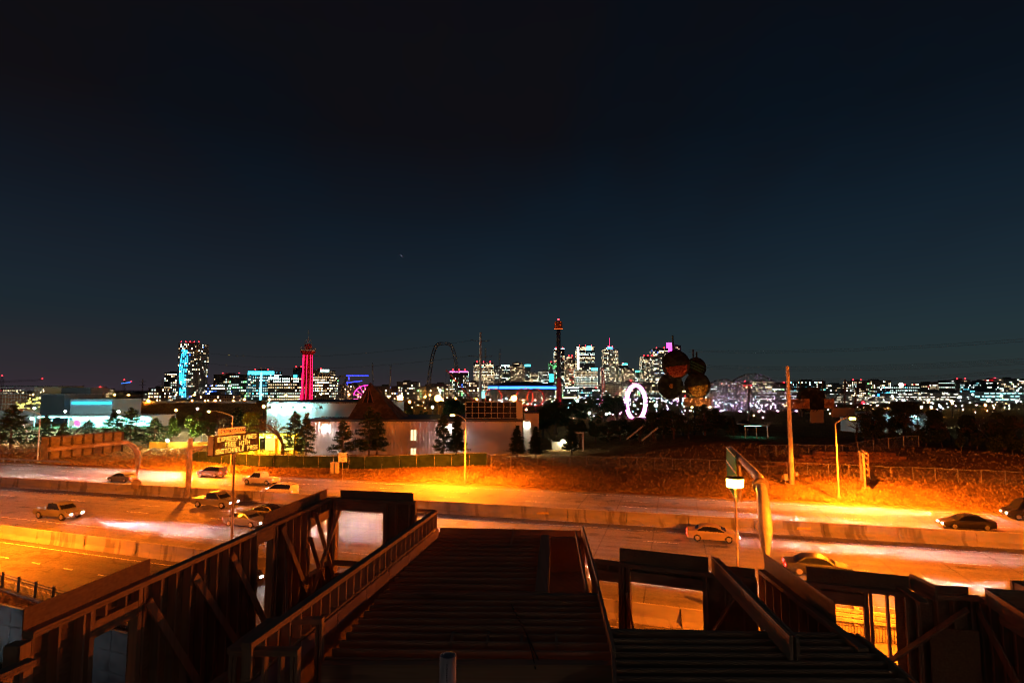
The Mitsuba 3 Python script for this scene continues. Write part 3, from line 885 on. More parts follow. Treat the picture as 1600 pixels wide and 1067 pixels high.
def tower(name, label, cat, xc, Y, w, top, depth=None, mt='tower_grey', fh=3.6, bay=3.2, lit_share=0.4, pal=((WARM, 0.6), (COOL, 0.4)), bands=0.0, beacons=0, z0=0.0, group=None,
          win=(0.52, 0.46), crown=None, sign=None, setback=None, sw=0.002):
    """an office or apartment block with its front at y = Y; window glass and lit windows stand 6 cm proud of the wall."""
    k = thing(name, label, cat, group)
    depth = depth or min(w, 34.0)
    vols = [(xc - w / 2, xc + w / 2, Y, Y + depth, z0, top)]
    if setback:                                   # (share of the width, left share, extra height)
        sh, off, ex = setback
        a = xc - w / 2 + off * w
        vols.append((a, a + sh * w, Y + depth * 0.15, Y + depth * 0.9, top + 0.01, top + ex))
    wall = M()
    for v in vols:
        wall.box(*v)
    part(k, 'wall', wall, mt)
    roof = M()
    for x0, x1, y0, y1, _, zt in vols:
        roof.box(x0 - .25, x1 + .25, y0 - .25, y0 + .15, zt + 0.002, zt + .9)
        roof.box(x0 - .25, x1 + .25, y1 - .15, y1 + .25, zt + 0.002, zt + .9)
        roof.box(x0 + (x1 - x0) * .3, x0 + (x1 - x0) * .62, y0 + 4, y0 + 4 + min(8, depth * .4), zt + 0.002, zt + 3.2)
    part(k, 'roof', roof, 'tower_dark')
    pal = [(tuple(np.array(c) * 2.4), s_ * .40) for c, s_ in pal] + [(tuple(np.array(c) * .50), s_ * .60) for c, s_ in pal[:2]]
    cols = [p[0] for p in pal]
    cum = np.cumsum([p[1] for p in pal])
    cum = cum / cum[-1]
    lm, dark = [M() for _ in pal], M()
    for x0, x1, y0, y1, za, zt in vols:
        sides = [('f', x1 - x0)] + ([('r', y1 - y0)] if xc < -40 else [('l', y1 - y0)] if xc > 40 else [])
        for sd, L in sides:
            nb, nf = max(1, int(L // bay)), max(1, int((zt - za) // fh))
            bw, hh = L / nb, (zt - za) / nf
            run = R.random()
            for f in range(nf):
                rowlit = R.random()
                pick_row = int(np.searchsorted(cum, R.random()))
                for b in range(nb):
                    if R.random() > bands:
                        run, pick = R.random(), int(np.searchsorted(cum, R.random()))
                    else:
                        pick = pick_row
                        run = rowlit if bands > 0.6 else run
                    a0 = b * bw + bw * (1 - win[0]) / 2
                    a1 = a0 + bw * win[0]
                    c0 = za + f * hh + hh * (1 - win[1]) * 0.6
                    c1 = c0 + hh * win[1]
                    m = lm[pick] if run < lit_share else dark
                    if sd == 'f':
                        y = y0 - 0.06
                        m.quad((x0 + a0, y, c0), (x0 + a1, y, c0), (x0 + a1, y, c1), (x0 + a0, y, c1))
                    elif sd == 'r':
                        x = x1 + 0.06
                        m.quad((x, y0 + a0, c0), (x, y0 + a1, c0), (x, y0 + a1, c1), (x, y0 + a0, c1))
                    else:
                        x = x0 - 0.06
                        m.quad((x, y1 - a0, c0), (x, y1 - a1, c0), (x, y1 - a1, c1), (x, y1 - a0, c1))
    if dark.ok():
        part(k, 'window', dark, 'night_glass', kind='stuff')
    for m, c in zip(lm, cols):
        if m.ok():
            lit(k, 'lit_window', m, c, sw, kind='stuff')
    zt = vols[-1][5]
    x0, x1 = vols[-1][0], vols[-1][1]
    if crown:                                      # (colour, height): a lit band round the top
        c, h = crown
        lit(k, 'crown_light', M().box(x0 - .4, x1 + .4, Y - .4, Y - .1, zt - h, zt), c, sw)
    if sign:                                       # (colour, share0, share1, height)
        c, a, b, h = sign
        lit(k, 'roof_sign', M().box(x0 + (x1 - x0) * a, x0 + (x1 - x0) * b, Y - .9, Y - .5, zt - h * .5, zt + h * .5), c, sw)
    s = Y / 900.0
    for i in range(beacons):
        x = x0 + (x1 - x0) * (i + 0.5) / beacons
        part(k, 'beacon_mast', M().tube([(x, Y + 1.5, zt), (x, Y + 1.5, zt + 2.6)], 0.15, 5), 'dark_steel')
        lit(k, 'beacon', M().ball((x, Y + 1.5, zt + 3.0), 0.72 * s + 0.1, 8, 6), np.array(RED) * 6, sw)
    return k


# far left: the tall apartment tower with its cyan strip of light, and its neighbours
k = tower('apartment_tower', 'tallest tower at left with a wavy cyan strip of light up its corner', 'tower', -494.41, 880, 33.35, 85.35, 26, 'tower_pale', 3.1, 2.6, 0.20, ((WARM, .6), (COOL, .25), (BLUE, .15)), 0.15, 5, win=(0.5, 0.55))
m = M()
x0, x1, z1 = -507.5, -496.0, 76.5
zz = 4.0
while zz < z1:
    for j in range(4):
        a = x0 + (j + 0.5) * (x1 - x0) / 4 + 1.2 * math.sin(zz * 0.11 + j * 0.5)
        if R.random() < 0.8:
            m.box(a - .55, a + .55, 879.2, 879.8, zz, zz + R.uniform(1.6, 3.0))
    zz += 2.9
lit(k, 'cyan_strip', m, (0.15, 2.4, 4.2), 0.003, label='wavy cyan strip of light', kind='stuff')
tower('apartment_block', 'glass block just left of the tallest left tower', 'building', -532.43, 900, 19.979, 40.87, 26, 'tower_dark', 3.4, 3.0, 0.45, ((COOL, .6), (WARM, .4)), 0.5)
tower('office_block', 'dark wide office block with red beacons right of the cyan striped tower', 'building', -400.35, 820, 47.31, 35.76, 30, 'tower_dark', 3.6, 2.7, 0.42, ((COOL, .55), (WARM, .3), (GREEN, .15)), 0.55, 2)
tower('office_block', 'lower block with blue white windows in front of the dark wide office block', 'building', -410.87, 800, 27.48, 21.949, 24, 'tower_grey', 3.3, 2.6, 0.62, ((COOL, .6), (BLUE, .25), (WARM, .15)), 0.4)
k = tower('office_block', 'block with cyan lit top left of the red observation tower', 'building', -365.58, 840, 37.3, 41.88, 30, 'tower_dark', 3.7, 3.0, 0.55, ((CYAN, .45), (COOL, .55)), 0.7, 2, crown=((0.2, 2.4, 3.0), 5.0))
part(k, 'corner_fin', M().box(-381, -379, 838, 839.5, 0, 38), 'white_paint')
lit(k, 'corner_light', M().box(-366, -363.5, 838.4, 839.4, 0, 40), (0.6, 2.4, 3.2), 0.003)
tower('office_block', 'broad dark office block with yellow green window bands left of the red observation tower', 'building', -312.39, 790, 42.94, 31.46, 30, 'tower_dark', 3.9, 3.0, 0.62, ((COOL, .4), (WARM, .45), (GREEN, .15)), 0.85, sign=((0.9, 2.6, 2.8), 0.0, 0.35, 3))
k = tower('office_block', 'narrow block edged in bright cyan beside the red observation tower', 'building', -307.9, 830, 14.75, 45.23, 20, 'tower_dark', 3.6, 3.0, 0.3, ((CYAN, .8), (COOL, .2)), 0.6, 2)
lit(k, 'cyan_edge', M().box(-314, -309, 828.6, 829.4, 2, 36), (0.2, 2.5, 3.2), 0.003)
tower('office_block', 'tan office block with a white roof sign right of the red observation tower', 'building', -266.04, 800, 25.76, 41.44, 26, 'tower_tan', 3.7, 2.7, 0.5, ((WARM, .75), (COOL, .25)), 0.6, 1, sign=((2.0, 3.0, 2.8), 0.5, 0.98, 3.2))
tower('office_block', 'slim block with white and yellow lights right of the tan office block', 'building', -265.43, 850, 8.486, 33.73, 18, 'tower_grey', 3.6, 2.6, 0.6, ((WARM, .5), (COOL, .3), (GREEN, .2)), 0.4)
tower('apartment_block', 'broad tan apartment block behind the blue lit ride', 'building', -208.83, 760, 37.05, 20.712, 22, 'tower_tan', 3.3, 3.3, 0.30, ((SOFT, .7), (WARM, .3)), 0.1)
tower('apartment_block', 'pale low block with rows of small windows below the cyan striped tower', 'building', -267.5, 520, 31.06, 9.414, 18, 'tower_tan', 2.4, 2.2, 0.10, ((WARM, 1.0),), 0.1, win=(0.45, 0.45))
# left of the tall tower
tower('apartment_block', 'low block with warm windows left of the cyan striped tower', 'building', -430.62, 700, 19.38, 16.317, 18, 'tower_brick', 3.3, 3.0, 0.4, ((WARM, .8), (COOL, .2)), 0.2)
tower('apartment_block', 'dim block with one red beacon near the left amber lamps', 'building', -542.81, 760, 13.465, 15.677, 20, 'tower_tan', 3.4, 3.0, 0.2, ((WARM, 1.0),), 0.2, 1)
tower('apartment_block', 'long dim block between the left amber lamps and the cyan striped tower', 'building', -523.12, 780, 48.34, 10.559, 20, 'tower_dark', 3.4, 3.2, 0.2, ((WARM, .7), (COOL, .3)), 0.3)
# centre, left of downtown
tower('apartment_block', 'long tan block seen through the tall dark arch', 'building', -163.61, 900, 31.92, 26.923, 26, 'tower_tan', 3.4, 3.0, 0.33, ((WARM, .8), (COOL, .2)), 0.2)
tower('apartment_block', 'low stepped block left of the tall dark arch', 'building', -178.94, 820, 34.52, 19.431, 24, 'tower_brick', 3.4, 3.0, 0.33, ((WARM, .75), (BLUE, .1), (COOL, .15)), 0.2)
tower('apartment_block', 'low block with two bright rows under the tall dark arch', 'building', -108.6, 760, 31.99, 19.033, 22, 'tower_tan', 3.3, 3.0, 0.42, ((WARM, .9), (GREEN, .1)), 0.4)
tower('apartment_block', 'mid rise block with rooftop lights between arch and magenta topped block', 'building', -120.55, 980, 36.92, 24.821, 24, 'tower_brick', 3.4, 3.0, 0.36, ((WARM, .8), (SOFT, .2)), 0.2)
tower('office_block', 'colourful block with magenta lights along its roof', 'building', -92.15, 1000, 31.09, 47.19, 26, 'tower_dark', 3.6, 2.8, 0.5, ((WARM, .35), (COOL, .3), (GREEN, .2), (BLUE, .15)), 0.3, 3, crown=((3.0, 0.5, 2.0), 2.2))
tower('office_block', 'dim low block right of the magenta topped block', 'building', -59.36, 900, 22.945, 26.923, 22, 'tower_brick', 3.4, 3.0, 0.3, ((WARM, .8), (AMBER, .2)), 0.2)

# downtown
DT = 1500
tower('office_tower', 'brown tower with warm window bands and three red beacons behind the steel utility pole', 'tower', -71.73, 1450, 49.97, 83.06, 40, 'tower_tan', 4.0, 3.3, 0.55, ((WARM, .9), (CYAN, .1)), 0.72, 3)
tower('office_tower', 'pale slim tower right of the brown tower with three beacons', 'tower', -37.15, 1520, 23.642, 76.26, 30, 'tower_pale', 4.0, 3.0, 0.35, ((WARM, .6), (COOL, .4)), 0.3)
tower('office_tower', 'dark topped tower above the left half of the blue arena roof', 'tower', -17.336, 1560, 24.271, 83.1, 34, 'tower_dark', 4.0, 3.2, 0.4, ((COOL, .6), (WARM, .4)), 0.7)
tower('office_tower', 'brick tower with rounded crown above the blue arena roof', 'tower', 13.977, 1480, 37.82, 76.26, 36, 'tower_brick', 3.7, 3.0, 0.35, ((WARM, .8), (SOFT, .2)), 0.2, setback=(0.7, 0.15, 8.0))
tower('office_tower', 'slim tower with a small cyan sign above the blue arena roof', 'tower', 44.1, 1620, 16.201, 83.95, 24, 'tower_grey', 4.0, 3.0, 0.3, ((WARM, .7), (COOL, .3)), 0.3, sign=((0.3, 2.6, 3.0), 0.0, 1.0, 6))
tower('office_tower', 'short block with warm bands right of the slim cyan signed tower', 'tower', 53.61, 1400, 20.201, 55.8, 24, 'tower_tan', 3.8, 3.0, 0.4, ((WARM, 1.0),), 0.5)
tower('office_tower', 'pale tower with vertical white ribs left of the drop tower', 'tower', 87.32, 1430, 41.28, 61.46, 30, 'tower_pale', 3.8, 2.6, 0.55, ((COOL, .7), (WARM, .3)), 0.5)
tower('office_tower', 'tower with green lights just left of the drop tower', 'tower', 116.67, 1640, 21.876, 92.11, 26, 'tower_dark', 4.0, 3.0, 0.55, ((GREEN, .8), (COOL, .2)), 0.3, 2)
tower('office_tower', 'dark tower with white top lights right behind the drop tower', 'tower', 140.13, 1700, 30.3, 136.64, 34, 'tower_dark', 4.1, 3.2, 0.45, ((WARM, .6), (COOL, .4)), 0.3, 3, sign=((1.5, 2.4, 3.0), 0.0, 1.0, 2.5))
tower('office_tower', 'dome topped tower between the drop tower and the bright edged tower', 'tower', 162.8, 1600, 30.25, 97.32, 30, 'tower_tan', 4.0, 3.1, 0.4, ((WARM, .9), (RED, .1)), 0.4, 2, setback=(0.6, 0.2, 10))
k = tower('office_tower', 'tower with a bright white left edge and cyan light on its roof', 'tower', 197.35, 1540, 48.05, 131.98, 40, 'tower_dark', 4.1, 3.2, 0.55, ((WARM, .75), (COOL, .25)), 0.72, 3)
lit(k, 'white_edge', M().box(174.5, 179.5, 1537.8, 1538.6, 62, 130), (3.2, 2.9, 2.5), 0.004)
lit(k, 'roof_light', M().box(200, 213, 1537.5, 1538.5, 121, 132), (0.5, 3.2, 4.0), 0.004)
tower('office_tower', 'broad low tower with brilliant floors below the bright edged tower', 'tower', 178.54, 1380, 53.64, 64.39, 36, 'tower_grey', 4.0, 3.0, 0.78, ((WARM, .55), (COOL, .45)), 0.75, sign=((0.4, 2.8, 3.0), 0.72, 1.0, 6))
k = tower('office_tower', 'stepped tower with a red spire near the centre of downtown', 'tower', 258.12, 1500, 38.43, 120.54, 34, 'tower_pale', 3.9, 2.8, 0.36, ((WARM, .9), (COOL, .1)), 0.3, 2, setback=(0.55, 0.2, 6))
lit(k, 'spire', M().tube([(256, 1506, 125), (256, 1506, 152)], [0.9, 0.5], 6), (3.0, 0.05, 0.4), 0.004)
lit(k, 'top_sign', M().box(249, 262, 1499, 1499.6, 122, 127), (0.3, 1.6, 4.0), 0.004)
tower('office_tower', 'pale lower wing in front of the stepped tower with the red spire', 'tower', 241.59, 1440, 35.2, 74.58, 30, 'tower_pale', 3.9, 2.7, 0.32, ((WARM, .8), (COOL, .2)), 0.2)
tower('office_tower', 'dark tower with teal roof sign right of the spired tower', 'tower', 304.67, 1580, 26.34, 85.74, 28, 'tower_dark', 4.0, 3.0, 0.4, ((WARM, .6), (COOL, .4)), 0.4, 1, sign=((0.2, 2.6, 2.2), 0.4, 0.95, 5))
tower('office_tower', 'pale tower with dark stripes right of the teal signed tower', 'tower', 286.25, 1420, 26.811, 67.43, 30, 'tower_tan', 3.9, 2.8, 0.28, ((WARM, .8), (COOL, .2)), 0.2)
tower('office_tower', 'slim tower with a green roof sign left of the two stepped towers', 'tower', 330.76, 1520, 20.251, 64.45, 26, 'tower_dark', 3.9, 2.8, 0.35, ((WARM, .7), (COOL, .3)), 0.3, sign=((0.2, 2.8, 1.6), 0.2, 0.9, 4))
tower('office_tower', 'speckled tower with red beacons left of the painted discs', 'tower', 349.93, 1480, 31.29, 100.96, 32, 'tower_grey', 3.7, 2.8, 0.5, ((WARM, .75), (COOL, .25)), 0.2, 3)
tower('office_tower', 'tall grey tower close behind the painted discs', 'tower', 397.98, 1540, 41.17, 125.1, 36, 'tower_grey', 3.8, 2.9, 0.42, ((WARM, .6), (COOL, .2), (BLUE, .2)), 0.35, 2)
k = tower('office_tower', 'tower with a glowing magenta crown above the painted discs', 'tower', 443.78, 1600, 32.08, 129.43, 30, 'tower_dark', 3.9, 3.0, 0.15, ((COOL, 1.0),), 0.3)
lit(k, 'magenta_crown', M().box(430, 445, 1597, 1598.5, 105, 147), (3.4, 0.25, 3.0), 0.006)
tower('office_tower', 'thin dark tower with rounded shoulder right of the magenta crown', 'tower', 477.29, 1660, 22.2, 143.03, 26, 'tower_tan', 3.9, 3.0, 0.04, ((WARM, 1.0),), 0.3)
# clock tower lit cyan
k = thing('clock_tower', 'slim pointed clock tower lit cyan left of the drop tower', 'tower')
cx, cy = 84.5, 1240
part(k, 'shaft', M().box(cx - 5.5, cx + 5.5, cy, cy + 11, 0, 52), 'tower_pale')
part(k, 'spire', M().add([(cx - 5.5, cy, 52.02), (cx + 5.5, cy, 52.02), (cx + 5.5, cy + 11, 52.02), (cx - 5.5, cy + 11, 52.02), (cx, cy + 5.5, 72)], [[0, 1, 4], [1, 2, 4], [2, 3, 4], [3, 0, 4]]), 'tower_pale')
m = M()
for z in np.arange(8, 50, 4.2):
    m.box(cx - 4.8, cx + 4.8, cy - .3, cy - .05, z, z + 3.3)
lit(k, 'cyan_band', m, (0.15, 2.0, 2.2), 0.003, kind='stuff')

# low rise infill of the centre and of the right half
FILL = [(846, 880, 600, 1000, 'tower_tan'), (880, 905, 604, 950, 'tower_grey'), (905, 940, 608, 900, 'tower_dark'), (936, 972, 600, 1050, 'tower_tan'), (968, 1004, 597, 1100, 'tower_pale'), (1000, 1040, 601, 1000, 'tower_tan'),
        (1100, 1136, 603, 1000, 'tower_grey'), (1132, 1175, 598, 1100, 'tower_grey'), (1172, 1212, 596, 1150, 'tower_dark'), (1206, 1246, 600, 950, 'tower_tan'), (1240, 1290, 596, 900, 'tower_dark'), (1288, 1330, 601, 950, 'tower_grey'),
        (1328, 1352, 596, 1000, 'tower_brick'), (1350, 1392, 595, 1050, 'tower_tan'), (1390, 1440, 604, 900, 'tower_dark'), (1436, 1470, 599, 1000, 'tower_grey'), (1466, 1492, 597, 950, 'tower_brick'), (1490, 1516, 594, 1050, 'tower_tan'),
        (1514, 1560, 597, 980, 'tower_dark'), (1540, 1572, 593, 1100, 'tower_grey'), (1568, 1592, 592, 1000, 'tower_pale'), (1588, 1640, 594, 1050, 'tower_tan'), (1640, 1700, 597, 1000, 'tower_grey'),
        (-60, 4, 608, 800, 'tower_dark'), (90, 150, 612, 800, 'tower_dark'), (1420, 1500, 612, 700, 'tower_dark'), (1250, 1330, 613, 760, 'tower_tan'), (1040, 1100, 606, 900, 'tower_tan')]
FILL_AT = [(69.81, 1000, 37.68, 25.042), (97.34, 950, 26.309, 20.291), (122.08, 900, 34.88, 15.986), (179.19, 1050, 41.89, 25.594), (226.79, 1100, 43.9, 29.794), (243.77, 1000, 44.32, 23.937),
           (352.3, 1000, 39.88, 21.727), (430.99, 1100, 52.43, 28.578), (499.75, 1150, 50.99, 31.78), (448.47, 950, 42.11, 24.49), (463.94, 900, 49.89, 27.918), (535.8, 950, 44.21, 23.44),
           (598.63, 1000, 26.606, 29.464), (664.71, 1050, 48.89, 31.4), (613.14, 900, 49.85, 19.96), (723.7, 1000, 37.68, 26.147), (715.02, 950, 27.379, 27.64), (818.45, 1050, 30.27, 32.56),
           (800.6, 980, 49.97, 28.071), (922.15, 1100, 39.03, 34.66), (865.01, 1000, 26.616, 33.89), (947.68, 1050, 60.54, 32.56), (964.37, 1000, 66.51, 28.358),
           (-733.49, 800, 56.7, 15.765), (-602.16, 800, 53.13, 12.235), (511.39, 700, 61.99, 12.456), (412.18, 760, 67.29, 11.486), (269.13, 900, 59.81, 17.973)]
ORD = ['first', 'second', 'third', 'fourth', 'fifth', 'sixth', 'seventh', 'eighth', 'ninth', 'tenth', 'eleventh', 'twelfth', 'thirteenth', 'fourteenth', 'fifteenth', 'sixteenth', 'seventeenth', 'eighteenth', 'nineteenth', 'twentieth',
       'twenty first', 'twenty second', 'twenty third', 'twenty fourth', 'twenty fifth', 'twenty sixth', 'twenty seventh', 'twenty eighth', 'twenty ninth', 'thirtieth']
FMT = [mt for *_, mt in FILL]
order = {i: n for n, i in enumerate(sorted(range(len(FILL_AT)), key=lambda i: FILL_AT[i][0] / FILL_AT[i][1]))}
NICE = {'tower_tan': 'tan', 'tower_grey': 'grey', 'tower_dark': 'dark', 'tower_pale': 'pale', 'tower_brick': 'brick'}
for i, (b, mt) in enumerate(zip(FILL_AT, FMT)):
    pal = [((WARM, .7), (COOL, .3)), ((WARM, .5), (COOL, .3), (GREEN, .2)), ((COOL, .6), (CYAN, .2), (WARM, .2)), ((WARM, .6), (RED, .15), (COOL, .25))][i % 4]
    tower('low_block', f'{NICE[mt]} low city block, {ORD[order[i]]} from the left of the low blocks', 'building', *b, 20, mt, 3.4, 2.8, R.uniform(.3, .6), pal, R.uniform(.2, .8), [0, 0, 2, 0, 1][i % 5], group='low city blocks along the horizon')

# arena with blue lit roof
k = thing('arena', 'round arena with a blue lit roof edge and warm lit wall', 'arena')
ax, ay, ar = 12.0, 690.0, 39.5
part(k, 'wall', M().lathe([(ar - 1.5, 0), (ar - 1.5, 14.2)], (ax, ay, 0), 48), 'tower_tan', smooth=40)
m = M()
for i in range(48):
    a = 2 * np.pi * i / 48
    p = np.array([ax + (ar - 1.2) * math.cos(a), ay + (ar - 1.2) * math.sin(a), 0])
    m.beam(p, p + UP * 14.1, .7, .7, up=(math.cos(a), math.sin(a), 0))
part(k, 'pilaster', m, 'tower_tan', kind='stuff')
part(k, 'roof', M().lathe([(ar - 1.5, 14.2), (ar + .8, 14.6), (ar + .8, 20.2), (ar - 3, 21.2), (ar * .6, 23.4), (ar * .25, 24.2), (0.01, 24.4)], (ax, ay, 0), 48), 'navy_paint', smooth=30)
lit(k, 'blue_light', M().lathe([(ar + 1.15, 15.1), (ar + 1.15, 19.2)], (ax, ay, 0), 48), (0.03, 0.22, 1.1), 0.01)
lit(k, 'white_line', M().lathe([(ar + 1.35, 16.6), (ar + 1.35, 17.9)], (ax, ay, 0), 48), (0.25, 1.3, 3.0), 0.01)
for a in np.linspace(np.pi * 1.08, np.pi * 1.92, 9):
    c = (ax + (ar + 5) * math.cos(a), ay + (ar + 5) * math.sin(a), 3.2)
    part(k, 'lamp_stand', M().tube([(c[0], c[1], 0), c], .12, 6), 'dark_steel')
    lit(k, 'wall_flood', M().ball(c, .35, 8, 6), (150, 62, 34), .02)  # added floods, put in to brighten the arena wall
lit(k, 'video_screen', M().box(-35.8, -29.5, 656, 657, 5.0, 13.0), (0.5, 1.9, 1.7), 0.004)

# ------------------------------------------------------------------ city lamps: heads on posts
lamp_post = mikit.ply(M().tube([(0, 0, 0), (0, 0, 9.2)], [0.14, 0.09], 6).mesh(), 'dark_steel')
lamp_ball = {r: mikit.ply(M().ball((0, 0, 9.5), r, 10, 6).mesh(), 'lamp_glass') for r in (0.35, 0.6, 1.5)}
CITY = [
    ('amber', AMBER, [(-58.06, 300, 10.033), (-38.48, 300, 10.033), (1.095, 330, 9.636), (-190.72, 260, 11.994), (-225.66, 300, 11.024), (-110.12, 190, 7.521), (-196.54, 340, 7.26), (-180.39, 340, 7.634), (-174.4, 340, 8.008), (-163.48, 340, 7.634), (-159.45, 345, 8.679), (-150.86, 360, 8.447), (-107.14, 250, 7.121),
                      (282.95, 420, 18.173), (227.81, 300, 8.383), (-54.56, 260, 6.561), (-51.08, 420, 7.522), (-30.41, 500, 6.288), (-77.65, 520, 8.269), (-44.76, 460, 7.411), (-207.21, 330, 8.184), (-185.15, 335, 7.728), (343.35, 420, 3.367), (-67.2, 380, 6.467)]),
    ('white', COOL, [(-24.651, 180, 8.85), (-65.05, 520, 14), (-15.779, 210, 9.145), (-3.945, 210, 9.606), (22.699, 170, 7.458), (29.392, 180, 6.678), (32.08, 190, 6.48), (33.83, 300, 8.713), (148.43, 210, 7.991), (151.91, 210, 7.991), (155.18, 210, 8.222), (275.97, 420, 9.834), (309.7, 400, 9.592), (172.87, 520, 19.742),
                     (38.25, 480, 12.941), (414.27, 520, 10.56), (440.08, 520, 9.414), (366.79, 420, 6.598), (268.77, 430, 10.208), (243.56, 360, 7.655), (69.6, 300, 6.734), (64.63, 260, 7.417), (524.77, 600, 14), (411.82, 500, 5.738)]),
]
pos = {'amber': 0, 'white': 0}
for cname, col, pts in CITY:
    ranked = sorted(range(len(pts)), key=lambda i: pts[i][0] / pts[i][1])
    rank = {i: n for n, i in enumerate(ranked)}
    for i, p in enumerate(pts):
        big = cname == 'amber' and i in (0, 1, 2, 3, 13)
        k = thing('city_lamp', f'{"bright " if big else ""}{cname} lamp on a dark post, {ORD[rank[i]]} {cname} one from the left', 'street lamp', f'{cname} lamps of the city and the park')
        s = 1.0 + 0.5 * big
        tr = T().translate([p[0], p[1], p[2] - 9.5])
        part(k, 'pole', lamp_post, None, at=tr)
        r = 1.5 if big else 0.6 if p[1] > 240 else 0.35
        flux = (130 if big else 90) * (p[1] / 300.0)
        lit(k, 'lamp', lamp_ball[r], np.array(col) * flux, 0.05, at=tr)

k = thing('street_lights', 'added bright white lights at the feet of the downtown towers, brightening their walls', 'added lights', kind='stuff')
m = M()  # added row of emitters that brightens the tower walls
for x in np.arange(-330, 560, 42):
    y = R.uniform(1290, 1350)
    m.box(x - 1.2, x + 1.2, y - 1.2, y + 1.2, 11.2, 12.0)
scene[k] = mikit.ply(m.mesh(), 'lamp_glass', emitter=glow((520, 430, 330), 0.6))
k = thing('street_lights', 'added amber lights in front of the left city blocks, brightening their walls', 'added lights', kind='stuff')
m = M()  # added emitters that brighten the left blocks
for x in np.arange(-640, -80, 36):
    y = R.uniform(690, 740)
    m.box(x - .6, x + .6, y - .6, y + .6, 8.4, 9.0)
scene[k] = mikit.ply(m.mesh(), 'lamp_glass', emitter=glow((520, 210, 40), 0.4))
for nm, col, n, seed, u0, u1 in (('violet and white', (9, 5, 9), 90, 5, 40, 150), ('cyan and white', (3, 9, 10), 110, 6, -20, 140), ('warm white', (12, 7, 3), 150, 7, -140, 330), ('white', (9, 10, 9), 170, 8, 120, 420)):
    r_ = np.random.default_rng(seed)
    m = M()
    for _ in range(n):
        y = r_.uniform(230, 560)
        x = r_.uniform(u0, u1) * y / 330
        z = r_.uniform(2.5, 9)
        m.ball((x, y, z), (.10 + .0004 * y) * r_.uniform(.6, 1.25), 6, 4)
    k = thing('park_lights', f'scatter of small {nm} lights among the rides and lots', 'lights', kind='stuff')
    scene[k] = mikit.ply(m.mesh(), 'lamp_glass', emitter=glow(np.array(col) * 2.2, 0.15))

# ------------------------------------------------------------------ amusement park
k = thing('observation_tower', 'red lit lattice observation tower with a round deck and white mast', 'tower')
ox, oy = -177.5, 500.0
r0, r1, zt = 4.3, 3.3, 45.5
six = np.arange(8) * np.pi / 4 + .2
legs, lat, led = M(), M(), M()
lv = np.linspace(0, zt, 15)
P = [[(ox + (r0 + (r1 - r0) * z / zt) * math.cos(a), oy + (r0 + (r1 - r0) * z / zt) * math.sin(a), z) for a in six] for z in lv]
for j in range(8):
    part(k, 'leg', M().tube([P[0][j], P[-1][j]], 0.30, 6), 'red_paint')
    led.tube([(P[0][j][0] + .5 * math.cos(six[j]), P[0][j][1] + .5 * math.sin(six[j]), 0.5), (P[-1][j][0] + .5 * math.cos(six[j]), P[-1][j][1] + .5 * math.sin(six[j]), zt - .5)], 0.27, 5)
for i in range(14):
    for j in range(8):
        j2 = (j + 1) % 8
        lat.beam(P[i][j], P[i][j2], .22, .22)
        lat.beam(P[i][j], P[i + 1][j2], .18, .18)
        lat.beam(P[i][j2], P[i + 1][j], .18, .18)
part(k, 'lattice', lat, 'red_paint', kind='stuff')
part(k, 'lift_shaft', M().tube([(ox, oy, 0), (ox, oy, zt)], 1.9, 14), 'red_paint', smooth=50)
lit(k, 'red_light_strips', led, (3.6, 0.03, 0.32), 0.04, kind='stuff')
lit(k, 'red_lamp_ring', M().lathe([(3.6, zt - .6), (3.8, zt - .5), (3.8, zt - .2)], (ox, oy, 0), 20), (34, 0.35, 2.6), 0.06)
part(k, 'deck', M().lathe([(2.4, zt - 1.8), (3.4, zt - 1.6), (6.4, zt + 2.0), (6.5, zt + 2.4), (0.1, zt + 2.41)], (ox, oy, 0), 20), 'red_paint', smooth=30)
part(k, 'parapet', M().lathe([(6.0, zt + 2.42), (6.15, zt + 2.42), (6.15, zt + 3.6), (6.0, zt + 3.6), (6.0, zt + 2.42)], (ox, oy, 0), 20), 'white_paint', smooth=30)
m = M()
for a in np.arange(20) * np.pi / 10:
    p = np.array([ox + 6.05 * math.cos(a), oy + 6.05 * math.sin(a), zt + 3.6])
    m.beam(p, p + UP * 1.7, .16, .16)
m.lathe([(5.95, zt + 5.3), (6.15, zt + 5.3), (6.15, zt + 5.5), (5.95, zt + 5.5), (5.95, zt + 5.3)], (ox, oy, 0), 20)
part(k, 'cage', m, 'white_paint', kind='stuff')
part(k, 'cabin', M().lathe([(3.0, zt + 2.42), (3.0, zt + 7.6), (2.4, zt + 8.6), (0.1, zt + 9.0)], (ox, oy, 0), 16), 'red_paint', smooth=30)
for q in (0, np.pi / 2):
    pts = [(ox + 3.4 * math.cos(t) * math.cos(q), oy + 3.4 * math.cos(t) * math.sin(q), zt + 7 + 6.2 * math.sin(t)) for t in np.linspace(0, np.pi, 15)]
    part(k, 'hoop', M().tube(pts, .16, 6), 'white_paint')
part(k, 'mast', M().tube([(ox, oy, zt + 8.5), (ox, oy, 67)], [.22, .12], 6), 'white_paint')

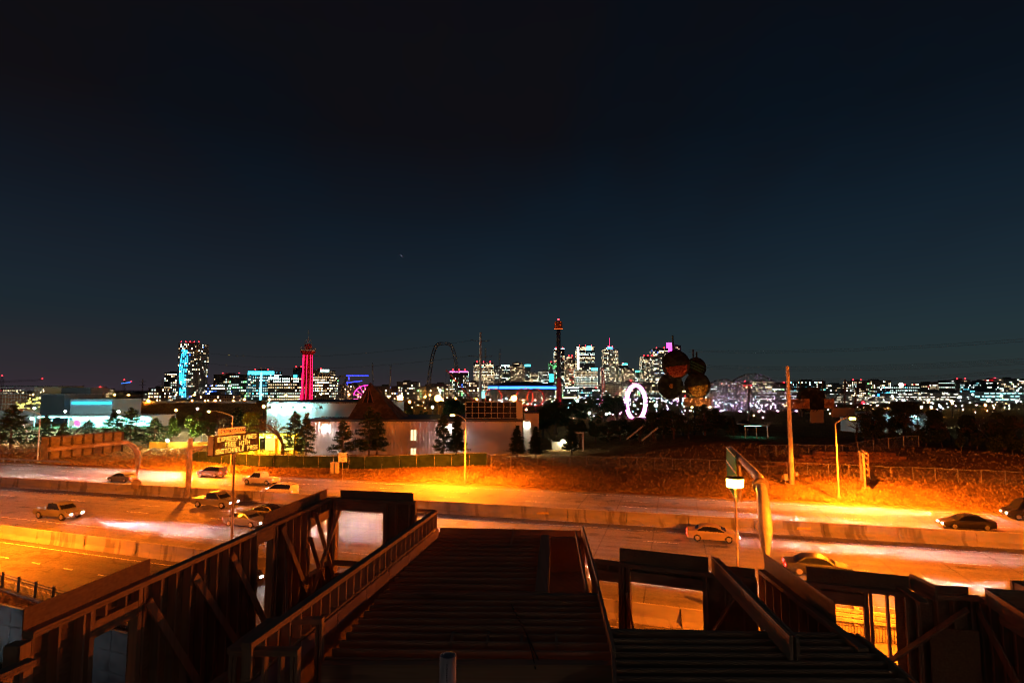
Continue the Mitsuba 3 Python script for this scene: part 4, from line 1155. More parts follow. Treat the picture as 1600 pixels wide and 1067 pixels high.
k = thing('drop_tower', 'tall slim drop tower with an orange cap and red beacon', 'tower')
dx, dy = 36.5, 450.0
part(k, 'lower_shaft', M().tube([(dx, dy, 0), (dx, dy, 24)], 1.75, 14), 'red_paint', smooth=50)
part(k, 'upper_shaft', M().tube([(dx, dy, 24.02), (dx, dy, 64)], 1.65, 14), 'navy_paint', smooth=50)
part(k, 'cap', M().lathe([(2.4, 61.5), (3.1, 62.2), (3.1, 67.0), (2.6, 68.0), (0.1, 68.2)], (dx, dy, 0), 20), 'orange_paint', smooth=35)
for z in np.arange(4, 62, 6):
    part(k, 'collar', M().lathe([(1.9, z), (1.9, z + .4)], (dx, dy, 0), 14), 'dark_steel')
part(k, 'beacon_mast', M().tube([(dx, dy, 68), (dx, dy, 69.4)], .15, 6), 'dark_steel')
lit(k, 'beacon', M().ball((dx, dy, 69.7), .62, 8, 6), np.array(RED) * 8, .01)
lit(k, 'cap_light', M().lathe([(3.3, 61.7), (3.5, 61.9), (3.3, 62.1)], (dx, dy, 0), 20), (2.6, .35, .06), .01)
for a in (0.6, 2.5, 4.4, 5.6):
    c = (dx + 6 * math.cos(a), dy + 6 * math.sin(a), 1.0)
    lit(k, 'flood', M().lathe([(.5, 0), (.5, .1), (.01, .12)], c, 8), np.array([60, 2.0, 8.0]), .03)

# tall dark lattice arch and the red lit track running down from it
k = thing('steel_arch', 'tall dark lattice arch of a ride against the sky', 'ride')
Ya = 400.0
xl, xr, xa, za = -59.0, -36.0, -47.5, 46.5
tt = np.linspace(-1, 1, 41)
curve = [(xa + (xr - xl) / 2 * np.sign(t) * abs(t) ** 0.62, za * (1 - abs(t) ** 2.6)) for t in tt]
cent = np.array([(a, Ya, b) for a, b in curve])
tan = np.gradient(cent, axis=0)
tan /= np.linalg.norm(tan, axis=1, keepdims=True)
nor = np.stack([-tan[:, 2], tan[:, 1] * 0, tan[:, 0]], -1)
rails = {}
for s in (-1, 1):
    for q in (-1.1, 1.1):
        pts = cent + nor * 0.9 * s + np.array([0, q, 0])
        rails[s, q] = pts
        part(k, 'chord', M().tube(pts, .17, 5), 'dark_steel')
m = M()
for i in range(40):
    for q in (-1.1, 1.1):
        m.beam(rails[-1, q][i], rails[1, q][i + 1], .13, .13)
        m.beam(rails[1, q][i], rails[-1, q][i + 1], .13, .13)
    for s in (-1, 1):
        m.beam(rails[s, -1.1][i], rails[s, 1.1][i], .13, .13)
part(k, 'lacing', m, 'dark_steel', kind='stuff')
k = thing('coaster_track', 'dull red coaster track slanting down from the dark arch', 'ride')
for q in (-.6, .6):
    part(k, 'rail', M().tube([(-45.52, 398, 28.092), (-38.83, 398, 21.035), (-30.67, 396, 11.817), (-23.942, 394, 4.458), (-18.609, 392, 1.063)] + np.array([0, q, 0]), .32, 6), 'red_paint', smooth=50)
m = M()
for i in range(14):
    a = np.array((-45.52, 398, 28.092)) * (1 - i / 13) + np.array((-18.609, 392, 1.063)) * i / 13
    m.beam(a + np.array([0, 0, -.5]), (a[0], a[1], 0), .22, .22)
part(k, 'support', m, 'dark_steel', kind='stuff')

# ride with blue lit arms
k = thing('arm_ride', 'dark ride frame with two glowing blue arms', 'ride')
yb = 350.0
for a, b in (((-109.33, 350, 1.682), (-99.81, 350, 23.287)), ((-105.06, 350, 15.931), (-104.7, 350, 1.682)), ((-100.59, 350, 23.287), (-100.06, 350, 1.682)), ((-96.59, 350, 18.638), (-96.2, 350, 1.682)), ((-107.08, 350, 19.025), (-104.45, 350, 22.512)), ((-104.45, 350, 22.512), (-98.64, 350, 22.899))):
    part(k, 'leg', M().beam(a, b, .8, .9), 'dark_steel')
for a, b in (((-100.58, 350, 22.899), (-86.99, 350, 22.899)), ((-100.47, 350, 18.638), (-90.8, 350, 19.8)), ((-98.83, 350, 22.899), (-98.76, 350, 20.187)), ((-99.71, 350, 19.025), (-99.66, 350, 17.091))):
    part(k, 'arm', M().beam(a, b, .6, .5), 'dark_steel')
    lit(k, 'blue_tube', M().beam(np.array(a) - (0, .5, 0), np.array(b) - (0, .5, 0), .25, .6), (0.06, 0.12, 2.6), .005)


def wheel(k, c, r, yaw, mt, led, rgb, spokes=16, a0=0.0, a1=2 * np.pi, tube=.3):
    c = np.asarray(c, float)
    ex, ez = np.array([math.cos(yaw), math.sin(yaw), 0]), UP
    en = np.cross(ex, ez)
    aa = np.linspace(a0, a1, 61)
    ring = lambda rr, off: [c + ex * rr * math.cos(a) + ez * rr * math.sin(a) + en * off for a in aa]
    for off in (-.7, .7):
        part(k, 'rim', M().tube(ring(r, off), tube, 6, cap=True), mt, smooth=50)
    return ex, ez, en, ring


# pink wheel behind the pyramid roof
k = thing('ferris_wheel', 'ferris wheel with pink lights half hidden by the pyramid roof', 'ferris wheel')
fc = np.array((-105.42, 420, 7.984))
ex, ez, en, ring = wheel(k, fc, 9.8, 0.25, 'white_paint', None, None)
m, mm = M(), M()
for i in range(18):
    a = 2 * np.pi * i / 18
    d = ex * math.cos(a) + ez * math.sin(a)
    m.beam(fc, fc + d * 9.8, .12, .12)
    mm.beam(fc + d * 4.5 - en * -.9, fc + d * 9.4 - en * -.9, .34, .34)
part(k, 'spoke', m, 'white_paint', kind='stuff')
lit(k, 'pink_spoke_light', mm, (3.0, 0.12, 1.6), .005, kind='stuff')
lit(k, 'pink_rim_light', M().tube(ring(9.8, .95), .30, 5), (3.2, 0.10, 1.3), .005)
part(k, 'hub', M().ball(fc, 1.0), 'white_paint')
for s in (-1, 1):
    part(k, 'support', M().beam(fc + en * 1.2, fc + ex * 6 * s + en * 1.6 - UP * fc[2], .5, .5), 'white_paint')

# loop ride whose glowing ring stands for the light trail of its train
k = thing('loop_ride', 'upright loop ride with the white pink light trail of its train, open at its foot', 'ride')
lc = np.array((60.03, 280, 8.142))
ex, ez, en, ring = wheel(k, lc, 8.3, 0.80, 'dark_steel', None, None, a0=-np.pi / 2 + .42, a1=1.5 * np.pi - .50, tube=.28)
lit(k, 'pink_ring', M().tube(ring(8.3, 0.0), 1.0, 8), (5.0, 1.25, 3.9), .06)
for s in (-1, 1):
    part(k, 'support', M().beam(lc + ex * 8.5 * s * .9 + ez * 2.5, lc + ex * 12.5 * s - UP * lc[2], .5, .5), 'dark_steel')
part(k, 'base', M().box(lc[0] - 5, lc[0] + 5, lc[1] - 4, lc[1] + 4, 0, 1.0), 'dark_steel')

# red curved track right of the drop tower
k = thing('coaster_track', 'pinkish red curved coaster track left of the pink loop', 'ride')
pts = np.array([(46.99, 300, 25.621), (47.41, 300, 19.967), (47.34, 299, 14), (46.62, 298, 9.404), (44.93, 297, 5.176), (42.13, 296, 2.284), (38.07, 295, 1.032)])
for q in (-.55, .55):
    part(k, 'rail', M().tube(pts + np.array([q, 0, 0]), .20, 6), 'red_paint', smooth=50)
m = M()
for i in range(6):
    for t in np.arange(0, 1, .2):
        p = pts[i] * (1 - t) + pts[i + 1] * t
        m.beam(p - (.55, 0, 0), p + (.55, 0, 0), .12, .12)
part(k, 'tie', m, 'red_paint', kind='stuff')
for u in range(2):
    part(k, 'support', M().beam(pts[2 + u * 3], (pts[2 + u * 3][0] + 2, pts[2 + u * 3][1] + 3, 0), .4, .4), 'teal_panel')
lit(k, 'pink_flood', M().lathe([(.4, 0), (.4, .1), (.01, .12)], (43.0, 292, 1.5), 8), np.array([260, 16.0, 80.0]), .04)

# looping coaster by the arena, slide rails on the bank
k = thing('looping_coaster', 'dull red coaster loops in front of the right half of the arena', 'ride')
for u_ in ((7.3, 330, 10.363), (13.504, 330, 10), (-10.906, 340, 10.253)):
    wheel(k, u_, 4.9, 0.2, 'red_paint', None, None, tube=.22)
    part(k, 'support', M().beam((u_[0], u_[1] + 1, u_[2] - 4.5), (u_[0], u_[1] + 1, 0), .4, .4), 'red_paint')
part(k, 'rail', M().tube([(0, 330, 6.733), (4.374, 330, 5.283), (16.405, 330, 5.645), (22.613, 330, 7.458)], .25, 6), 'red_paint')
lit(k, 'flood', M().lathe([(.4, 0), (.4, .1), (.01, .12)], (8.0, 322, 3.0), 8), np.array([150, 60, 30.0]), .03)
k = thing('slide_rails', 'pair of pale slanting rails climbing the bank left of the painted discs', 'ride')
for a, b in (((23.219, 118, 4.177), (29.378, 120, 8.462)), ((25.881, 116, 4.091), (29.374, 117, 6.555))):
    part(k, 'rail', M().beam(a, b, .30, .22), 'light_panel')
    for t in (.15, .5, .85):
        p = np.array(a) * (1 - t) + np.array(b) * t
        part(k, 'support', M().beam(p, (p[0], p[1], float(terr(p[0], p[1])) - .1), .12, .12), 'dark_steel')

# wooden coaster with two humps
k = thing('wooden_coaster', 'pale timber roller coaster with two long humps right of the painted discs', 'roller coaster')
Yc = 380.0
xs = np.arange(128, 196, 1.0)
za = np.interp(xs, [128, 134, 141, 149, 157, 163, 169, 176, 184, 191, 196], [17.5, 20.3, 21.3, 18.5, 12.5, 0, 0, 0, 0, 0, 0])
zb = np.interp(xs, [128, 138, 146, 153, 160, 167, 174, 182, 190, 196], [11, 13, 17, 21.5, 24.8, 25.6, 23.5, 18.5, 13, 10.5])
lat = M()
for yo, zc in ((0.0, za), (16.0, zb)):
    y = Yc + yo
    ok = zc > 1
    pts = [(x, y, z) for x, z in zip(xs, zc) if z > 1]
    for q in (-.9, .9):
        part(k, 'track', M().tube(np.array(pts) + np.array([0, q, 0]), .26, 5), 'dark_steel')
    for x, z in zip(xs[::2], zc[::2]):
        if z > 1:
            for q in (-1.3, 1.3):
                lat.beam((x, y + q, 0), (x, y + q, z), .17, .17)
            for hz in np.arange(2.0, z, 2.2):
                lat.beam((x, y - 1.3, hz), (x, y + 1.3, hz), .12, .12)
                lat.beam((x, y - 1.3, hz), (x + 2, y - 1.3, hz), .14, .14)
                lat.beam((x, y - 1.3, hz), (x + 2, y - 1.3, hz + 2.0), .10, .10)
part(k, 'trestle', lat, 'white_paint', kind='stuff')
for x in (134, 146, 158, 170, 182):
    lit(k, 'violet_flood', M().lathe([(.5, 0), (.5, .1), (.01, .12)], (x, Yc - 9, 1.0), 8), np.array([240, 110, 270.0]), .05)

# painted discs on poles over a slatted board
k = thing('painted_discs', 'cluster of four big painted discs on dark poles above a slatted board', 'sculpture')
yd = 150.0


def disc(c, r, off, mt):
    c = np.array([c[0], c[1] + off, c[2]])
    m = M().lathe([(0.01, -.62), (r * .6, -.58), (r * .9, -.38), (r, 0.0), (r * .9, .38), (r * .6, .58), (0.01, .62)], c, 40, 'y')
    return c, part(k, 'disc', m, mt, smooth=50)


def segment(c, r, lo, hi, off, a0=0.0):
    """a painted field of a disc: between two levels, following the round edge."""
    m = M()
    zs = np.linspace(lo, hi, 9)
    for za_, zb_ in zip(zs[:-1], zs[1:]):
        v = []
        for zq in (za_, zb_):
            w = math.sqrt(max(r * r * .93 ** 2 - zq * zq, 0.0001))
            for xq in np.linspace(-w, w, 9):
                rr = math.hypot(xq, zq) / r
                v.append((c[0] + xq * math.cos(a0) - zq * math.sin(a0), c[1] - np.interp(rr, [0, .6, .9, 1], [.62, .58, .38, 0]) - .03, c[2] + xq * math.sin(a0) + zq * math.cos(a0)))
        m.add(v, [[i, i + 1, i + 10, i + 9] for i in range(8)])
    return m


c1, d1 = disc((42.68, 150, 20.727), 3.75, 0.0, 'mural_dark')
part(d1, 'red_field', segment(c1, 3.75, -3.3, -0.4, 0, .12), 'mural_red')
c4, d4 = disc((48.49, 150, 19.977), 2.75, 1.9, 'mural_dark')
for i, a in enumerate((.2, .9, 1.6)):
    part(d4, 'green_stripe', segment(c4, 2.75, a - .9, a - .52, 0, -.45), 'mural_green')
c2, d2 = disc((41.46, 150, 15.159), 3.4, 1.0, 'mural_dark')
part(d2, 'gold_field', segment(c2, 1.1, -.7, .6, 0), 'mural_gold')
c3, d3 = disc((48.03, 150, 15.325), 3.4, -0.3, 'mural_dark')
part(d3, 'gold_field', segment(c3, 3.4, -3.0, -0.1, 0, .1), 'mural_gold')
for p, q in (((42.3, 151, 28.442), (42.44, 151, 23.714)), ((47.91, 152, 24.796), (47.83, 152, 21.747)), ((48.82, 152, 24.118), (48.75, 152, 21.408))):
    part(k, 'stem', M().tube([p, q], .22, 8), 'dark_steel')
for p, q in (((43.58, 151.4, 17.347), (44.5, 151.4, 2.0)), ((47.76, 151.4, 13.666), (47.5, 151.4, 2.0)), ((50.28, 151.4, 13.666), (50.0, 151.4, 2.0)), ((46.09, 151.4, 13.666), (46.0, 151.4, 2.0))):
    part(k, 'pole', M().tube([p, q], .26, 8), 'dark_steel')
x0, x1 = 44.2, 51.2
for i, x in enumerate(np.arange(x0, x1, .42)):
    part(k, 'slat', M().box(x, x + .36, 148.9 + R.uniform(-.03, .03), 149.0, 10.05, 12.1), 'slat_wood')
part(k, 'slat_rail', M().box(x0, x1, 149.04, 149.2, 10.3, 10.5).box(x0, x1, 149.04, 149.2, 11.6, 11.8), 'dark_steel')
mat('slat_wood', mikit.proc(speckle((0.36, 0.17, 0.06), (0.52, 0.28, 0.11), 1.6)), 0.7)
for x in (45.5, 50.0):
    lit(k, 'spot', M().lathe([(.16, 0), (.16, .1), (.01, .12)], (x, 146.6, 9.7), 8), np.array([800, 420, 130.0]), .05)
    part(k, 'spot_arm', M().beam((x, 149, 9.6), (x, 146.6, 9.65), .06, .06), 'dark_steel')

# backs of boards and masts at right
k = thing('board_frame', 'dark drum shaped frame with slatted tan boards and leaning masts', 'sign')
yq = 118.0
part(k, 'drum', M().lathe([(0.01, -.9), (2.5, -.9), (2.6, -.8), (2.6, .8), (2.5, .9), (0.01, .9)], (60.93, 118, 12.18), 28, 'y'), 'mural_dark', smooth=40)
for (xa_, za_), (xb_, zb_), lean in (((56.03, 118, 10.365)[::2], (59.89, 118, 12.31)[::2], 0), ((62.94, 118, 10.494)[::2], (64.59, 118, 12.31)[::2], 0)):
    for x in np.arange(xa_, xb_, .40):
        part(k, 'slat', M().box(x, x + .34, 116.6 + R.uniform(-.03, .03), 116.7, za_, zb_), 'slat_wood')
for (xa_, za_), (xb_, zb_) in (((60.19, 118, 10.106)[::2], (62.93, 118, 7.522)[::2]), ((64.55, 118, 8.683)[::2], (69.19, 118, 10.494)[::2])):
    part(k, 'panel', M().box(xa_, xb_, 117.1, 117.2, min(za_, zb_), max(za_, zb_)), 'tower_tan')
for p, q in (((58.84, 119, 15.972), (58.93, 119, 8.769)), ((59.51, 119, 16.104), (59.59, 119, 8.769)), ((63.06, 119, 15.84), (63.26, 119, 8.769)), ((64.06, 119, 16.104), (63.4, 119, 8.769)), ((68.68, 119, 16.235), (68.09, 119, 8.118)), ((71.32, 119, 16.235), (70.12, 119, 9.42))):
    part(k, 'mast', M().tube([p, q], .16, 6), 'black_iron')
for p, q in (((56.79, 119, 14.263), (73.67, 119, 14.394)), ((60.84, 119, 13.475), (68.48, 119, 13.475)), ((65.21, 119, 11.118), (68.81, 119, 14.788)), ((68.97, 119, 10.073), (78.01, 119, 14.263)), ((72.2, 119, 14), (75.33, 119, 13.475)), ((75.33, 119, 13.475), (78.01, 119, 14.263))):
    part(k, 'strut', M().beam(p, q, .16, .2), 'black_iron')
lit(k, 'red_lamp', M().ball((71.83, 118.5, 11.521), .28, 8, 6), np.array(RED) * 3, .01)
lit(k, 'blue_lamp', M().ball((75.06, 118.5, 13.086), .26, 8, 6), (0.1, 1.2, 4.0), .01)

# steel utility pole, thin masts, power lines, cranes
k = thing('steel_pole', 'tall grey steel utility pole with short crossarms near the arena', 'utility pole')
px, py = -11.0, 200.0
part(k, 'pole', M().tube([(px, py, 0), (px, py, 34.2)], [.62, .36], 12), 'galvanised', smooth=50)
for z, w in ((31.0, 3.4), (25.5, 4.2), (20.5, 2.6)):
    part(k, 'crossarm', M().beam((px - w, py + 1, z + .6), (px + .0, py, z), .16, .2), 'dark_steel')
    part(k, 'crossarm', M().beam((px + w, py - 1, z + .3), (px + .0, py, z), .16, .2), 'dark_steel')
for (a, b), lab in zip((((-79.97, 330, 29.717), (-78.69, 330, 3.11)), ((-69.31, 330, 28.616), (-70.31, 330, 3.11)), ((-16.444, 360, 40.78), (-16.693, 360, 2.119)), ((-7.419, 360, 39.97), (-8.744, 360, 2.119)), ((116.88, 300, 17.976), (116.42, 300, 4.1)), ((65.59, 160, 15.413), (65.05, 160, -0.015))),
                       ('left of two thin masts beside the pyramid roof', 'right of two thin masts beside the pyramid roof', 'thin mast just right of the steel utility pole', 'thin mast above the left half of the arena', 'thin mast before the wooden coaster', 'dark post below the wooden coaster')):
    solo('mast', M().tube([a, b], [.20, .30] if a[1] > 200 else [.3, .3], 6), 'dark_steel', lab, 'mast')
for (a, b), lab in zip((((-307.15, 480, 23.547), (-305.77, 480, -1.841)), ((-290.91, 480, 23.547), (-289.87, 480, -1.841)), ((-356.32, 480, 18.239), (-355.05, 480, -1.841))), ('second of three dark wire poles left of the cyan striped tower', 'dark wire pole nearest the cyan striped tower', 'leftmost of three dark wire poles left of the cyan striped tower')):
    k = thing('wire_pole', lab, 'utility pole')
    part(k, 'pole', M().tube([a, b], [.3, .4], 6), 'dark_steel')
    for dz in (2, 5):
        part(k, 'crossarm', M().box(a[0] - 3, a[0] + 3, a[1] - .2, a[1] + .2, a[2] - dz - .3, a[2] - dz), 'dark_steel')
k = thing('power_line', 'bundle of dark overhead wires crossing the sky at right', 'power line')
for a, b, n in (((64.55, 210, 28.681), (123.27, 120, 26.015), 2), ((67.68, 210, 23.301), (122.88, 120, 21.586), 3), ((84.3, 190, 18.2), (122.73, 120, 19.849), 2)):
    a, b = np.array(a), np.array(b)
    for j in range(n):
        pts = [a + (b - a) * t - UP * (4 * t * (1 - t) * 1.6 + j * .55) for t in np.linspace(0, 1, 24)]
        part(k, 'wire', M().tube(pts, .035, 5), 'black_iron')
k = thing('power_line', 'faint overhead wires between the thin masts and the steel utility pole', 'power line')
for z in (31.4, 26.0):
    a, b = np.array((px - 3.4, py + 1, z)), np.array((-190, 330, z + 6))
    pts = [a + (b - a) * t - UP * (4 * t * (1 - t) * 5) for t in np.linspace(0, 1, 24)]
    part(k, 'wire', M().tube(pts, .05, 5), 'black_iron')


def crane(label, base, top, j0, j1, lightcol=None):
    k = thing('tower_crane', label, 'crane')
    a, b = np.array(base), np.array(top)
    m = M()
    for sx, sy in ((-1, -1), (1, -1), (1, 1), (-1, 1)):
        m.beam(a + (sx, sy, 0), b + (sx, sy, 0), .25, .25)
    for z in np.arange(a[2], b[2] - 2, 2.2):
        m.beam((a[0] - 1, a[1] - 1, z), (a[0] + 1, a[1] - 1, z + 2.2), .15, .15)
    part(k, 'mast', m, 'dark_steel')
    m = M()
    p, q = np.array(j0), np.array(j1)
    m.beam(p, q, .3, .3).beam(p + UP * 1.8, q + UP * 1.2, .25, .25)
    for t in np.linspace(0, 1, 30):
        c = p + (q - p) * t
        m.beam(c, c + UP * 1.6 + (q - p) / 60, .14, .14)
    part(k, 'jib', m, 'dark_steel')
    lit(k, 'red_lamp', M().ball(q + UP * 2, .7, 8, 6), np.array(RED) * 3, .003)
    lit(k, 'red_lamp', M().ball(b + UP * 4, .8, 8, 6), np.array(RED) * 3, .003)
    part(k, 'peak', M().beam(b, b + UP * 3.6, .5, .5), 'dark_steel')
    if lightcol:
        lit(k, 'jib_light', M().beam(p - (0, .8, 0) + UP * .8, q - (0, .8, 0) + UP * .8, .3, .9), lightcol, .003)


crane('tower crane with a long dark jib at the far left edge', (-615.64, 700, -12.939), (-618.71, 700, 27.923), (-626.89, 700, 23.277), (-569.69, 700, 26.374))
crane('small crane with a blue lit jib left of centre', (-508.23, 760, -15.248), (-510.47, 760, 24.072), (-513.74, 760, 22.392), (-501.2, 760, 24.072), (0.1, 0.5, 2.4))

# raised road with an orange lit edge behind the left trees
m = M()
x0, x1, y0, y1 = -218.0, -150.0, 330.0, 352.0
m.hexa([(x0 - 12, y0 - 26, 0), (x1 + 14, y0 - 26, 0), (x1 + 14, y1, 0), (x0 - 12, y1, 0)], [(x0, y0, 6.9), (x1, y0, 6.9), (x1, y1, 6.9), (x0, y1, 6.9)])
structure('embankment', m, 'dry_grass', 'dark grassy embankment of the raised road')
k = thing('parapet_wall', 'long pale parapet of the raised road lit orange', 'wall')
for x in np.arange(x0, x1, 8.0):
    part(k, 'parapet_panel', M().box(x + .05, x + 7.95, y0 + .2, y0 + .6, 6.8, 8.1), 'tower_pale')

# ------------------------------------------------------------------ buildings along the verge
k = thing('ribbed_building', 'long pale building with ribbed metal walls and a dark flat roof', 'building')
yw, zb, zt = 113.0, 1.3, 7.95
x0, x1, x2 = -40.2, -9.5, 2.0
m = M()
rx = np.arange(x0, x1, 0.30)
for i, x in enumerate(rx):
    d = 0.0 if i % 2 else -0.07
    m.quad((x, yw + d, zb), (x + .22, yw + d, zb), (x + .22, yw + d, zt), (x, yw + d, zt))
    e = -0.07 if i % 2 else 0.0
    m.quad((x + .22, yw + d, zb), (x + .30, yw + e, zb), (x + .30, yw + e, zt), (x + .22, yw + d, zt))
part(k, 'ribbed_wall', m, 'siding')
part(k, 'core', M().box(x0, x1 - .02, yw + .05, yw + 22, zb - .5, zt - .02), 'siding')
part(k, 'plain_wall', M().box(x1, x2, yw + .02, yw + 22, zb - .5, zt - .03), 'siding')
part(k, 'roof_edge', M().box(x0 - .2, x2 + .2, yw - .25, yw + 22.2, zt, zt + .45), 'tower_dark')
for x, z0, w, h in ((-19.1, 4.35, 1.05, 2.05), (-19.1, 1.35, .95, 1.5)):
    w_ = part(k, 'window', M().box(x - w / 2 - .1, x + w / 2 + .1, yw - .16, yw - .09, z0 - .1, z0 + h + .1), 'white_paint')
    lit(w_, 'lit_pane', M().box(x - w / 2, x - .06, yw - .20, yw - .17, z0, z0 + h).box(x + .06, x + w / 2, yw - .20, yw - .17, z0, z0 + h), (1.6, 1.25, .6), .01)


def wall_lamp(k, c, rgb, flux, w=.35):
    """a wall pack: housing, and a lens that faces down and out."""
    x, y, z = c
    part(k, 'wall_lamp', M().box(x - .35, x + .35, y - .45, y + .05, z + .12, z + .32), 'dark_steel')
    lit(k, 'lens', M().hexa([(x - .3, y - .42, z), (x + .3, y - .42, z), (x + .3, y - .05, z - .08), (x - .3, y - .05, z - .08)], [(x - .3, y - .42, z + .11), (x + .3, y - .42, z + .11), (x + .3, y - .05, z + .11), (x - .3, y - .05, z + .11)]), np.array(rgb) * flux, w)


wall_lamp(k, (-36.2, yw - .5, 6.9), WHITE, 750, .4)
wall_lamp(k, (-12.3, yw - .5, 6.9), WHITE, 620, .4)
# steel grid with dark glass on the roof at right
gk = part(k, 'roof_grid', M().box(-9.2, .9, yw + 2.7, yw + 2.8, zt + .5, zt + 3.75), 'night_glass')
for x in np.linspace(-9.2, .9, 9):
    part(gk, 'mullion', M().box(x - .06, x + .06, yw + 2.5, yw + 2.69, zt + .5, zt + 3.8), 'light_panel')
for z in (zt + .6, zt + 1.6, zt + 2.75, zt + 3.75):
    part(gk, 'transom', M().box(-9.2, .9, yw + 2.44, yw + 2.52, z - .05, z + .05), 'light_panel')
part(k, 'roof_tower', M().box(.95, 2.1, yw + 1.4, yw + 4.4, zt + .46, zt + 3.9), 'white_paint')
# pyramid roof
ap = np.array((-29.776, 121, 15.737))
bz = zt + .46
m = M()
c4 = [(ap[0] - 2.9, 115.5, bz), (ap[0] + 7.2, 115.5, bz), (ap[0] + 7.2, 127, bz), (ap[0] - 2.9, 127, bz)]
m.add(c4 + [tuple(ap)], [[0, 1, 4], [1, 2, 4], [2, 3, 4], [3, 0, 4]])
pk = part(k, 'pyramid_roof', m, 'roof_tile', label='dark pyramid roof')
n_ = np.cross(np.array(c4[1]) - np.array(c4[0]), ap - np.array(c4[0]))
n_ /= np.linalg.norm(n_)
f_ = lambda s, t: np.array(c4[0]) * (1 - s) * (1 - t) + np.array(c4[1]) * s * (1 - t) + ap * t + n_ * .06
part(pk, 'glazing', M().add([f_(.18, .42), f_(.55, .42), f_(.3, .86)], [[0, 1, 2]]), 'night_glass')
for s0, s1 in ((.18, .3), (.55, .3), (.36, .3)):
    part(pk, 'bar', M().beam(f_(s0, .42), f_(s1, .86), .16, .12), 'tower_brick')

# teal lit hall behind it
k = thing('teal_hall', 'dark hall behind the ribbed building, its left end flooded with teal white light', 'building')
hx0, hx1, hy, hz = -52.5, -28.0, 124.0, 11.3
part(k, 'wall', M().box(hx0, hx1, hy, hy + 26, .2, hz), 'teal_panel')
part(k, 'roof_edge', M().box(hx0 - .2, hx1 + .2, hy - .3, hy + 26, hz, hz + .35), 'tower_dark')
part(k, 'roof_box', M().box(-33.5, -29.8, hy + 2, hy + 6, hz + .36, hz + 1.0), 'tower_dark')
for i, x in enumerate((-51.2, -48.8, -46.4, -44.0, -40.5)):
    part(k, 'flood_hood', M().box(x - .3, x + .3, hy - 1.35, hy - 1.28, 10.3, 10.7), 'dark_steel')
    lit(k, 'flood', M().quad((x + .26, hy - 1.27, 10.34), (x - .26, hy - 1.27, 10.34), (x - .26, hy - 1.20, 10.66), (x + .26, hy - 1.20, 10.66)), np.array([.34, 1.0, .96]) * [2300, 2300, 1900, 600, 60][i], .12)
part(k, 'flood_rail', M().box(-52, -40, hy - 1.34, hy - 1.27, 10.15, 10.25), 'dark_steel')
k = thing('yellow_canopy', 'low canopy lit bright yellow in front of the teal hall', 'canopy')
part(k, 'roof', M().box(-56.8, -43.2, 117.2, 120.6, 4.6, 5.3), 'yellow_paint')
for x in (-56.4, -51.5, -47.5, -43.6):
    part(k, 'column', M().box(x - .3, x + .3, 117.5, 118.1, .3, 4.6), 'yellow_paint')
part(k, 'booth', M().box(-55.8, -53.4, 118.6, 120.2, .3, 3.9), 'yellow_paint')
m = M()
for x in np.arange(-56, -43.5, 1.6):
    m.box(x, x + .9, 117.5, 119.8, 4.52, 4.58)
lit(k, 'underside_light', m, (110, 84, 6), .2, kind='stuff')
m = M()
for x in np.arange(-56.6, -43.4, .55):
    m.ball((x, 117.05, 5.0 + .12 * math.sin(x * 7)), .09, 6, 4)
lit(k, 'bulb', m, (60, 46, 4), .1, kind='stuff')
k = thing('yellow_wall', 'low wall lit bright yellow under the round green trees', 'wall')
for i in range(8):
    part(k, 'wall_panel', M().box(-82 + i * 1.9, -80.13 + i * 1.9, 131.6, 132, .3, 2.4), 'yellow_paint')
part(k, 'lamp_stand', M().tube([(-75.5, 127.5, .4), (-75.5, 127.5, 2.9)], .07, 6), 'dark_steel')
lit(k, 'lamp', M().ball((-75.5, 127.5, 3.1), .24, 8, 6), (7000, 6600, 2600), .4)
k = thing('white_annex', 'pale lit annex wall between the small conifers and the ribbed building', 'building')
part(k, 'wall', M().box(2.6, 5.4, 117, 124, .6, 9.4), 'white_paint')
part(k, 'wing', M().box(2.2, 3.6, 114.2, 116.9, .6, 8.2), 'white_paint')
part(k, 'roof', M().box(2.5, 5.5, 116.9, 124.1, 9.4, 9.65), 'tower_dark')
wall_lamp(k, (3.0, 114.1, 7.6), np.array([.9, 1.0, .75]), 420, .25)
wall_lamp(k, (10.6, 121.8, 3.6), np.array([1.0, .9, .55]), 330, .2)
part(k, 'low_wall', M().box(8.4, 14.0, 122, 123, .4, 3.3), 'white_paint')
part(k, 'gate_frame', M().box(12.0, 12.3, 119, 119.3, .4, 5.2).box(14.4, 14.7, 119, 119.3, .4, 5.2).box(12.0, 14.7, 119, 119.3, 5.21, 5.5), 'white_paint')

# museum at far left
k = thing('glass_museum', 'glass fronted hall with a lit interior at far left', 'building')
gx0, gx1, gy, gz0, gz1 = -203.5, -187.0, 230.0, 6.0, 15.4
part(k, 'base', M().box(gx0, gx1, gy, gy + 22, 0, gz0), 'tower_pale')
part(k, 'shell', M().box(gx0, gx1, gy + 16, gy + 22, gz0, gz1), 'tower_tan')
part(k, 'roof', M().box(gx0 - .3, gx1 + .3, gy - .3, gy + 22, gz1, gz1 + .5), 'tower_dark')
for z in np.linspace(gz0, gz1, 8):
    part(k, 'transom', M().box(gx0, gx1, gy - .1, gy + .05, z - .07, z + .07), 'galvanised')
for x in np.linspace(gx0, gx1, 15):
    part(k, 'mullion', M().box(x - .06, x + .06, gy - .2, gy - .11, gz0, gz1), 'galvanised')
m = M()
for _ in range(46):
    x, z = R.uniform(gx0 + 1, gx1 - 1), gz0 + .5 + 4.5 * R.random() ** 1.4
    m.box(x - R.uniform(.2, .9), x + .3, gy + 6, gy + 6.3, z, z + R.uniform(.2, .9))
lit(k, 'interior_light', m, (1.9, 1.75, .35), .01, kind='stuff')
m = M()
